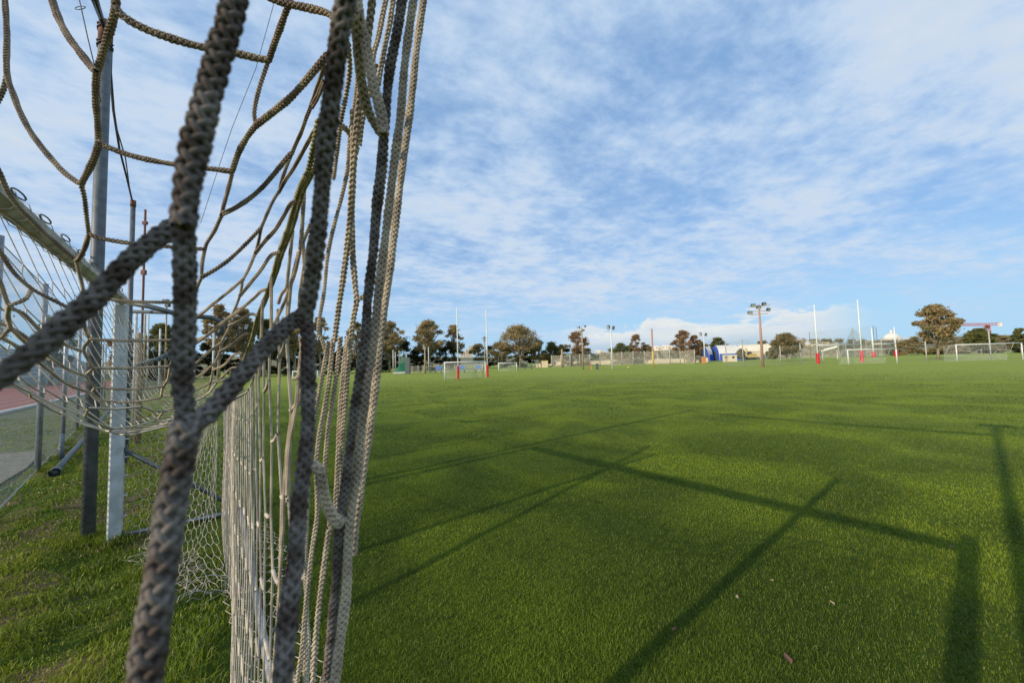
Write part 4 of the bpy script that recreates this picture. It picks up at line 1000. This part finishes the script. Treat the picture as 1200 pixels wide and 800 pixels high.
town = [(540,546,412,418,'cream','square cream house between the second and third tree groups'),(546,552,409,418,'limestone','cream block with a stepped top left of the left rugby upright'),(550,554,405,418,'cream','narrow cream tower house just left of the floodlight pole'),
 (698,704,410.5,418,'pale','small pale house above the bushes right of the wooden pole'),(705,710,411.3,418,'limestone','low cream house above the bushes left of the white floodlight pole'),
 (739,745,407,418,'pale','white house behind the small brown tree'),(760,768,408,418,'limestone','cream block just left of the tall brown pole'),(766,772,405.5,418,'pale','white block right behind the tall brown pole'),
 (772,778,406.5,418,'limestone','cream block above the distant goal'),(777,784,404.8,418,'pale','highest pale block left of the brown trees'),(784,790,405.5,418,'limestone','cream block at the edge of the brown trees'),
 (939,946,401.5,412,'pale','white block left of the right rugby posts'),(946,950,403.5,412,'cream','ochre house left of the right rugby posts'),(950,957,400.5,412,'limestone','long cream block behind the left red pad upright'),
 (962,968,400,410,'pale','low pale block between the right rugby uprights'),(968,975,400.6,410,'limestone','low cream block between the right rugby uprights'),(1014,1021,399.6,410,'pale','pale block right of the tallest rugby upright'),
 (1020,1026,400.5,410,'limestone','cream block behind the green drop net edge'),(1028,1036,399,410,'pale','pale block left of the church dome'),(1180,1187,396.5,404,'pale','small white house near the right edge'),
 (1060,1066,402,408,'limestone','low cream house between dome and big tree'),(1142,1150,401,408,'limestone','low limestone house under the crane jib'),
 (230,236,417,428,'limestone','cream building seen through the net at left'),(205,212,420,430,'pale','pale building seen through the net near the thick cord'),(330,345,428,434,'limestone','cream building seen between the hanging strings')]
for px0, px1, yt, yb, mk, lab in town:
    house(px0, px1, yt, yb, 600, M[mk], lab, group=G1_, rows=2)
# church dome
dd_ = 650; d = ray(1046, 410); v = Vector((d.x, d.y, 0)).normalized()*dd_; k = dd_/FPX*.72
ch = empty('domed_church', (v.x, v.y, 10), 'large white domed church on the skyline behind the far rugby posts', 'church')
zb = up_at(1046, 399, v).z; R1 = 6.6*dd_/FPX/ math.cos(math.atan2(v.x, v.y))*.62
mb = MB(); mb.tube([v+Vector((0,0,zb-14)), v+Vector((0,0,zb))], R1*1.02, 24); mb.build('drum', M['limestone'], ch, smooth=True)
P, rr = [], []
zt = up_at(1046, 390.2, v).z
for i in range(9): t = i/8*math.pi/2*.96; P.append(v+Vector((0,0,zb+(zt-zb)*math.sin(t)))); rr.append(R1*math.cos(t))
mb = MB(); mb.tube(P, rr, 24); mb.build('dome', M['pale'], ch, smooth=True)
zl_ = up_at(1046, 387, v).z
mb = MB(); mb.tube([v+Vector((0,0,zt-.6)), v+Vector((0,0,zl_-1)), v+Vector((0,0,zl_+.8))], [R1*.17,R1*.17,.1], 12); mb.build('lantern', M['pale'], ch, smooth=True)
# blue arched halls
def arch_hall(px0, px1, ytop, ybase, dist, px2, label, yroof2, dd=14):
    def pt(p_, dd=dist): d = ray(p_, 424); return Vector((d.x, d.y, 0)).normalized()*dd
    A_, B_ = pt(px0, dist+dd), pt(px1); x_ = (B_-A_).normalized(); W = (B_-A_).length; c = (A_+B_)/2
    zt = up_at((px0+px1)/2, ytop, c).z
    far_ = pt(px2, dist+3); ld = (far_-B_); n = 14
    o = empty('sports_hall', c, label, 'hall', 'blue arched sports halls')
    prof = [(math.cos(math.pi*i/n), math.sin(math.pi*i/n)) for i in range(n+1)]
    front = [c+x_*(W/2*-a)+Vector((0,0,zt*b_**.8 if b_ > 0 else 0)) for a, b_ in prof]
    mb = MB(); mb.add(front, [tuple(range(len(front)))]); mb.build('front_wall', M['blue'], o)
    mid = [p+Vector((0,0,.12)) for p in front]; backv = [p+ld for p in mid]
    mb = MB(); mb.add(mid+backv, [(i, i+1, n+2+i, n+1+i) for i in range(n)]); mb.build('roof', M['roofwhite'], o, smooth=True)
    h2 = zt*.44; q0 = B_+x_*.15; q1 = q0+ld
    mb = MB(); mb.beam(q0+Vector((0,-.3,h2/2)), q1+Vector((0,-.3,h2/2)), .3, h2, ch=0); mb.build('side_wall', M['blue'], o)
    mb = MB(); mb.box(c+Vector((0,-.1,1.6)), W*.22, .25, 3.2, math.atan2(x_.y, x_.x)); mb.build('door', M['darkmetal'], o)
arch_hall(834, 843.5, 405, 420, 150, 868, 'larger blue arched hall with a white curved roof', 405)
arch_hall(822, 831, 406.8, 420, 152, 836, 'smaller blue arched hall on the left of the larger one', 407)
house(866, 905, 404, 416, 175, M['roofwhite'], 'long pale roofed shed right behind the blue halls', 'long_shed', 'shed', rows=0, z0=0)
house(868, 893, 411.5, 424, 168, M['limestone'], 'long limestone wall below the pale shed roof', 'stone_wall', 'wall', rows=0, z0=0, depthf=.05)
house(847, 864, 416.4, 424.5, 120, M['limestone'], 'low limestone hut in front of the blue hall', 'stone_hut', 'hut', rows=1, z0=0, depthf=.3)
house(634.5, 642, 422.8, 431, 95, M['cream'], 'small yellow hut under the trees', 'yellow_hut', 'hut', rows=0, z0=0, depthf=1.0, roofm=M['yellow'])
house(628, 633.5, 426, 431, 97, M['cream'], 'low cream lean to beside the yellow hut', 'lean_to', 'hut', rows=0, z0=0, roofm=M['concrete'])
# stone boundary walls
for (a_, b2_, h, lab) in (((640,428.2),(830,424.2),1.3,'low pale stone wall running behind the distant goal'),((1060,412.6),(1210,409),1.2,'long low stone wall at the right in front of the scrub')):
    p, q_ = G(*a_), G(*b2_); mb = MB(); mb.beam(p+Vector((0,0,h/2)), q_+Vector((0,0,h/2)), .4, h, ch=.05); mb.build('stone_wall', M['limestone'], label=lab, cat='wall')
# vehicles
def vehicle(px0, px1, base_y, dist, m_, label, van=True, cat='van', name='parked_van', group='parked vehicles'):
    d = ray((px0+px1)/2, 424); c = Vector((d.x, d.y, 0)).normalized()*dist
    W = (px1-px0)*dist/FPX*math.cos(math.atan2(c.x, c.y))**2; W = min(max(W, 2.6), 7)
    x_ = perp(c); rot = math.atan2(x_.y, x_.x); H = 2.1 if van else 1.45; y_ = Vector((-x_.y, x_.x, 0)); y_ = y_ if y_.dot(c) < 0 else -y_
    o = empty(name, c, label, cat, group)
    if van: prof = [(-.5,.3),(-.5,.62),(-.42,.72),(-.3,1),(.48,1),(.5,.9),(.5,.3)]
    else: prof = [(-.5,.3),(-.49,.58),(-.28,.64),(-.16,.98),(.22,1),(.38,.66),(.49,.6),(.5,.3)]
    hw = .85; n = len(prof)
    vs = [c+x_*(a*W)+y_*s_*hw+Vector((0,0,b_*H)) for s_ in (1,-1) for a, b_ in prof]
    mb = MB(); mb.add(vs, [tuple(range(n)), tuple(range(2*n-1, n-1, -1))]+[(i, n+i, n+(i+1)%n, (i+1)%n) for i in range(n)]); mb.build('body', m_, o)
    w0, w1 = (-.3,-.08) if van else (-.18,.3)
    mb = MB(); mb.box(c+x_*((w0+w1)/2*W)+y_*(hw+.01)+Vector((0,0,.8*H)), (w1-w0)*W, .04, .22*H, rot); mb.build('side_window', M['glass'], o)
    for s_ in (-.3,.32):
        for t_ in (1,-1):
            w_ = c+x_*(s_*W)+y_*(t_*(hw-.1))+Vector((0,0,.33)); mb = MB(); mb.tube([w_-y_*.12, w_+y_*.12], .33, 14); wh = mb.build('wheel', M['tyre'], o, smooth=True)
    return o
vehicle(865.5,871,422,230,M['pale'],'white van parked left of the yellow digger')
vehicle(871.5,876.5,422.3,220,M['white'],'white car parked beside the yellow digger',False,'car','parked_car')
vehicle(911.5,917.5,420,230,M['white'],'white van parked right of the reddish lamp pole')
vehicle(903,911,421,225,M['concrete'],'grey flatbed parked right of the reddish lamp pole',False,'car','parked_car')
vehicle(1014,1019,417,290,M['white'],'white van parked right of the tallest rugby upright')
vehicle(997,1003,415,300,M['bench_blue'],'blue car parked behind the tallest rugby upright',False,'car','parked_car')
vehicle(1126,1129.5,413,260,M['white'],'white car seen through the right goal near its left post',False,'car','parked_car')
vehicle(1130.5,1134.5,413,262,M['white'],'white car right of another inside the frame of the right goal',False,'car','parked_car')
# digger
b_ = G(880.5,423.8); b_ = b_.normalized()*165; pr = perp(b_); o = empty('digger', b_, 'yellow digger with a raised arm in front of the limestone wall', 'digger')
mb = MB(); mb.box(b_+Vector((0,0,.4)), 2.8, 2, .8); mb.build('tracks', M['tyre'], o)
mb = MB(); mb.box(b_+pr*.3+Vector((0,0,1.5)), 2.6, 1.9, 1.3, top=.9); mb.build('body', M['yellow'], o)
mb = MB(); mb.box(b_-pr*.5+Vector((0,0,2.4)), 1.1, 1.4, 1.1, top=.9); mb.build('cab', M['glass'], o)
mb = MB(); mb.beam(b_-pr*.6+Vector((0,0,1.8)), b_-pr*1.6+Vector((0,0,4.4)), .35, .4); mb.beam(b_-pr*1.55+Vector((0,0,4.4)), b_-pr*.9+Vector((0,0,3.2)), .28, .3); mb.build('arm', M['yellow'], o)
# white awning
d = ray(972,412); c = Vector((d.x,d.y,0)).normalized()*128; pr = perp(c)
o = empty('awning_tent', c, 'white tilted awning standing between the right rugby uprights', 'awning')
mb = MB(); zz = up_at(972,408.5,c).z; mb.beam(c-pr*1.6+Vector((0,0,zz-.5)), c+pr*1.6+Vector((0,0,zz+.5)), 2.4, .5, ch=.1); mb.build('canopy', M['white'], o)
for s_ in (-1.5,1.5): mb = MB(); mb.tube([c+pr*s_, c+pr*s_+Vector((0,0,zz+.2*s_))], .06, 6); mb.build('leg', M['white'], o)
# tower crane
M['crane'] = mat('red_crane_paint', (.50,.17,.16), .6)
dd_ = 420; d = ray(1159.5,405); c = Vector((d.x,d.y,0)).normalized()*dd_; x_ = perp(c); k = dd_/FPX
o = empty('tower_crane', c, 'pink red tower crane with a long jib over the right goal', 'crane')
def lat(mb, p, q_, w_, nseg, upv):
    p, q_ = Vector(p), Vector(q_); dv = (q_-p)/nseg; s1 = dv.normalized().cross(upv).normalized()*w_/2; s2 = upv.normalized()*w_/2
    cs = [s1+s2, s1-s2, -s1-s2, -s1+s2]
    for e in cs: mb.tube([p+e, q_+e], w_*.09, 4)
    for i in range(nseg):
        for j in range(4): mb.tube([p+dv*i+cs[j], p+dv*(i+1)+cs[(j+1)%4]], w_*.06, 4)
zt = up_at(1159,380,c).z
mb = MB(); lat(mb, c, c+Vector((0,0,zt)), 2.4, 22, x_); mb.build('mast', M['crane'], o)
jl = (up_at(1128,377.5,c).z)
sl_ = k/ math.cos(math.atan2(c.x,c.y))*.62*1.0
Lj = (Vector((ray(1128,400).x,ray(1128,400).y,0)).normalized()*dd_-c).length
mb = MB(); lat(mb, c+Vector((0,0,zt)), c-x_*Lj+Vector((0,0,zt+1.0)), 1.7, 16, Vector((0,0,1))); mb.build('jib', M['crane'], o)
mb = MB(); lat(mb, c+Vector((0,0,zt)), c+x_*5.5+Vector((0,0,zt)), 1.6, 4, Vector((0,0,1))); mb.build('counter_jib', M['crane'], o)
mb = MB(); mb.box(c+x_*5.3+Vector((0,0,zt-.6)), 1.8, 1.6, 2.4, math.atan2(x_.y,x_.x)); mb.build('counterweight', M['pale'], o)
mb = MB(); mb.box(c+x_*-.2+Vector((0,0,zt-1.6)), 2, 2, 2.2); mb.build('cab', M['lamp'], o)
# ------------------------------------------------------------------ trees
def leaves(centres, radii, n, size, flat=.75):
    ci = rng.choice(len(centres), n, p=np.array(radii)**2.2/np.sum(np.array(radii)**2.2))
    c = np.array(centres)[ci]; r = np.array(radii)[ci]
    d = rng.normal(size=(n, 3))
    P = c+d*(r*.52)[:, None]*np.array([1.15, 1.15, flat]); P[:, 2] = np.maximum(P[:, 2], .1)
    a = rng.normal(size=(n, 3)); a /= np.linalg.norm(a, axis=1)[:, None]; b = np.cross(a, rng.normal(size=(n, 3))); b /= np.linalg.norm(b, axis=1)[:, None]
    s_ = size*rng.uniform(.5, 1.3, n)[:, None]
    V = np.stack([P-a*s_, P+b*s_*.5, P+a*s_, P-b*s_*.5], 1).reshape(-1, 3)
    return V
def tree(px0, ytop, wpx, ybase, dist, kind, label, name='tree', group=None, clumps=26, bare=.15, trunk=True, crownlow=.35, nl=3000, shape=1.0, seed=None):
    rs = random.Random(seed if seed is not None else int(px0*7+ytop))
    d = ray(px0, 424); c = Vector((d.x, d.y, 0)).normalized()*dist
    H = up_at(px0, ytop, c).z; W = 1.04*wpx*dist/FPX*math.cos(math.atan2(c.x, c.y))**2
    o = empty(name, c, label, 'tree', group or 'trees round the playing field')
    cs, rs_ = [], []; tips = []
    for i in range(clumps):
        t = rs.random(); z_ = H*(crownlow+(1-crownlow)*t)
        env = (1-abs(2*(z_/H-crownlow)/(1-crownlow)-.75)**2.2*.72)*shape; env = max(env, .25)
        a_ = rs.random()*6.283; q_ = W/2*env*rs.random()**.4*.98
        r = (.075+.075*rs.random())*min(W, H*1.1)*.75
        cs.append((c.x+q_*math.cos(a_), c.y+q_*math.sin(a_), min(z_, H-r*.7))); rs_.append(r)
    # make sure something reaches the top
    cs.append((c.x+W*.08*rs.uniform(-1,1), c.y, H-min(W,H)*.09)); rs_.append(min(W, H)*.11)
    lsz = .09+dist*.0013
    V = leaves(cs, rs_, nl, lsz); n = len(V)//4
    cr_ = np_mesh('crown', V, np.arange(n*4), np.arange(n)*4, M[kind], o)
    mb = MB()
    for b_ in range(1 if trunk else 0):
        mb.tube([c-Vector((0,0,.2)), c+Vector((W*.02,0,H*.22)), c+Vector((-W*.02,0,H*.45)), c+Vector((W*.01,0,H*.7))], [H*.022,H*.017,H*.012,H*.005], 8)
        for cc, r in zip(cs, rs_):
            if rs.random() < .75:
                z0 = min(H*rs.uniform(.18,.5), cc[2]*.8); p0 = Vector((c.x, c.y, z0)); p1 = Vector(cc)
                mb.tube([p0, p0.lerp(p1, .5)+Vector((0,0,H*.02)), p1], [H*.008,H*.006,H*.003], 5)
    if mb.v: mb.build('trunk', M['bark'], o, smooth=True)
    return o
T = tree; TG = 'trees round the playing field'
specs = [
 (-60,330,150,440,75,'leaf_brown','tall tree far left behind the stand'),
 (60,372,60,440,95,'leaf_green','green tree behind the stand at the far left'),
 (142,376,34,440,85,'leaf_rust','reddish tree seen left of the white goal post'),
 (190,380,50,440,95,'leaf_green','dark tree seen through the net right of the white goal post'),
 (256,357,36,440,88,'leaf_brown','tall airy eucalyptus right of the thick near cord'),
 (284,362,34,440,90,'leaf_brown','tall airy eucalyptus behind the mossy edge rope'),
 (310,375,34,440,92,'leaf_green','rounded tree behind the upper net strings'),
 (345,368,44,440,92,'leaf_brown','wide eucalyptus behind the middle thick cord'),
 (375,372,30,440,92,'leaf_brown','narrow eucalyptus right of the middle thick cord'),
 (418,378,26,440,98,'leaf_olive','slim tree between the hanging ropes'),
 (456,377,40,440,98,'leaf_brown','leaning eucalyptus just right of the rope bundle'),
 (503,376,38,440,100,'leaf_brown','tall eucalyptus with a domed crown above the pale floodlight pole'),
 (532,381,24,440,102,'leaf_brown','narrower eucalyptus behind the left rugby upright'),
 (561,403,22,436,110,'leaf_olive','round tree behind the left floodlight pole'),
 (584,402,24,436,106,'leaf_olive','small brownish tree left of the biggest brown tree'),
 (609,381,46,434,104,'leaf_brown','biggest brown tree with spreading crown left of the yellow hut'),
 (632,399,26,434,108,'leaf_olive','olive tree at the right foot of the biggest brown tree'),
 (648,401,26,433,110,'leaf_green','green tree above the yellow hut'),
 (676,389,28,433,110,'leaf_rust','reddish tree behind the wooden floodlight pole'),
 (729,402,26,430,120,'leaf_green','rounded green tree right of the white floodlight pole'),
 (746,392,20,430,122,'leaf_rust','small rusty tree above the fence left of the tall brown pole'),
 (758,404,18,430,124,'leaf_olive','low olive tree behind the tall brown pole'),
 (802,387,28,427,118,'leaf_rust','rusty bare topped tree above the far netted fence'),
 (815,393,18,427,120,'leaf_rust','rusty tree just left of the white pole before the blue hall'),
 (842,396,24,420,170,'leaf_green','green umbrella pine above the blue halls'),
 (822,400,18,420,165,'leaf_olive','low olive tree left of the umbrella pine'),
 (922,391,34,421,110,'leaf_olive','spreading olive tree right of the reddish lamp pole'),
 (905,408,14,421,100,'leaf_olive','grey green bush right behind the reddish lamp pole'),
 (869,409,10,421,125,'leaf_olive','small bush between blue hall and digger'),
 (1100,357,54,412,100,'leaf_brown','large spreading brown tree right of the church dome'),
 (1151,385,36,406,200,'leaf_green','dark green tree behind the tower crane'),
 (1198,385,24,404,200,'leaf_green','dark green tree at the right edge'),
]
G2 = 'dark bushes below the trees'
for s_ in specs:
    px0, yt, wp_, yb, dist, kind, lab = s_
    big_ = wp_ > 30; broad = kind == 'leaf_green' or 'olive' in kind
    T(px0, yt, wp_, yb, dist, kind, lab, group=TG, clumps=(74 if big_ else 40), nl=(12000 if big_ else 5200), crownlow=(.42 if kind in ('leaf_brown',) else .3))
# dark undergrowth masses
und = [(x_, 403+4*math.sin(x_*.13), 34) for x_ in range(150, 545, 18)]
for i, (x_, yt, wp_) in enumerate(und):
    T(x_, yt, wp_, 440, 104+4*math.sin(i*2.3), 'leaf_dark', 'dark evergreen bush in the hedge row below the eucalyptus trees', name='bush', group='dark evergreen bushes below the eucalyptus trees', clumps=34, nl=5200, crownlow=.02, trunk=False)
for i, x_ in enumerate(range(575, 690, 14)):
    T(x_, 406+3*math.sin(x_), 26, 434, 112, 'leaf_olive' if i % 3 else 'leaf_dark', 'brownish bush under the trees between the rugby posts and the wooden pole', name='bush', group='bushes under the middle trees', clumps=20, nl=2200, crownlow=.02, trunk=False)
for i, x_ in enumerate(range(694, 815, 13)):
    T(x_, 413.5+1.6*math.sin(x_), 18, 430, 135, 'leaf_olive' if i % 2 else 'leaf_green', 'low scrubby bush behind the long netted fence', name='bush', group='bushes behind the long netted fence', clumps=18, nl=1800, crownlow=.02, trunk=False)
for i, x_ in enumerate(range(895, 1215, 15)):
    T(x_, (399.5 if x_ < 1062 else 394)+2.5*math.sin(x_*.4)-max(0,(x_-1040))*.02, 36, 412, 215, 'leaf_olive', 'dusty scrub bush in the belt behind the right goals', name='bush', group='scrub belt behind the right goals', clumps=20, nl=2200, crownlow=.02, trunk=False)
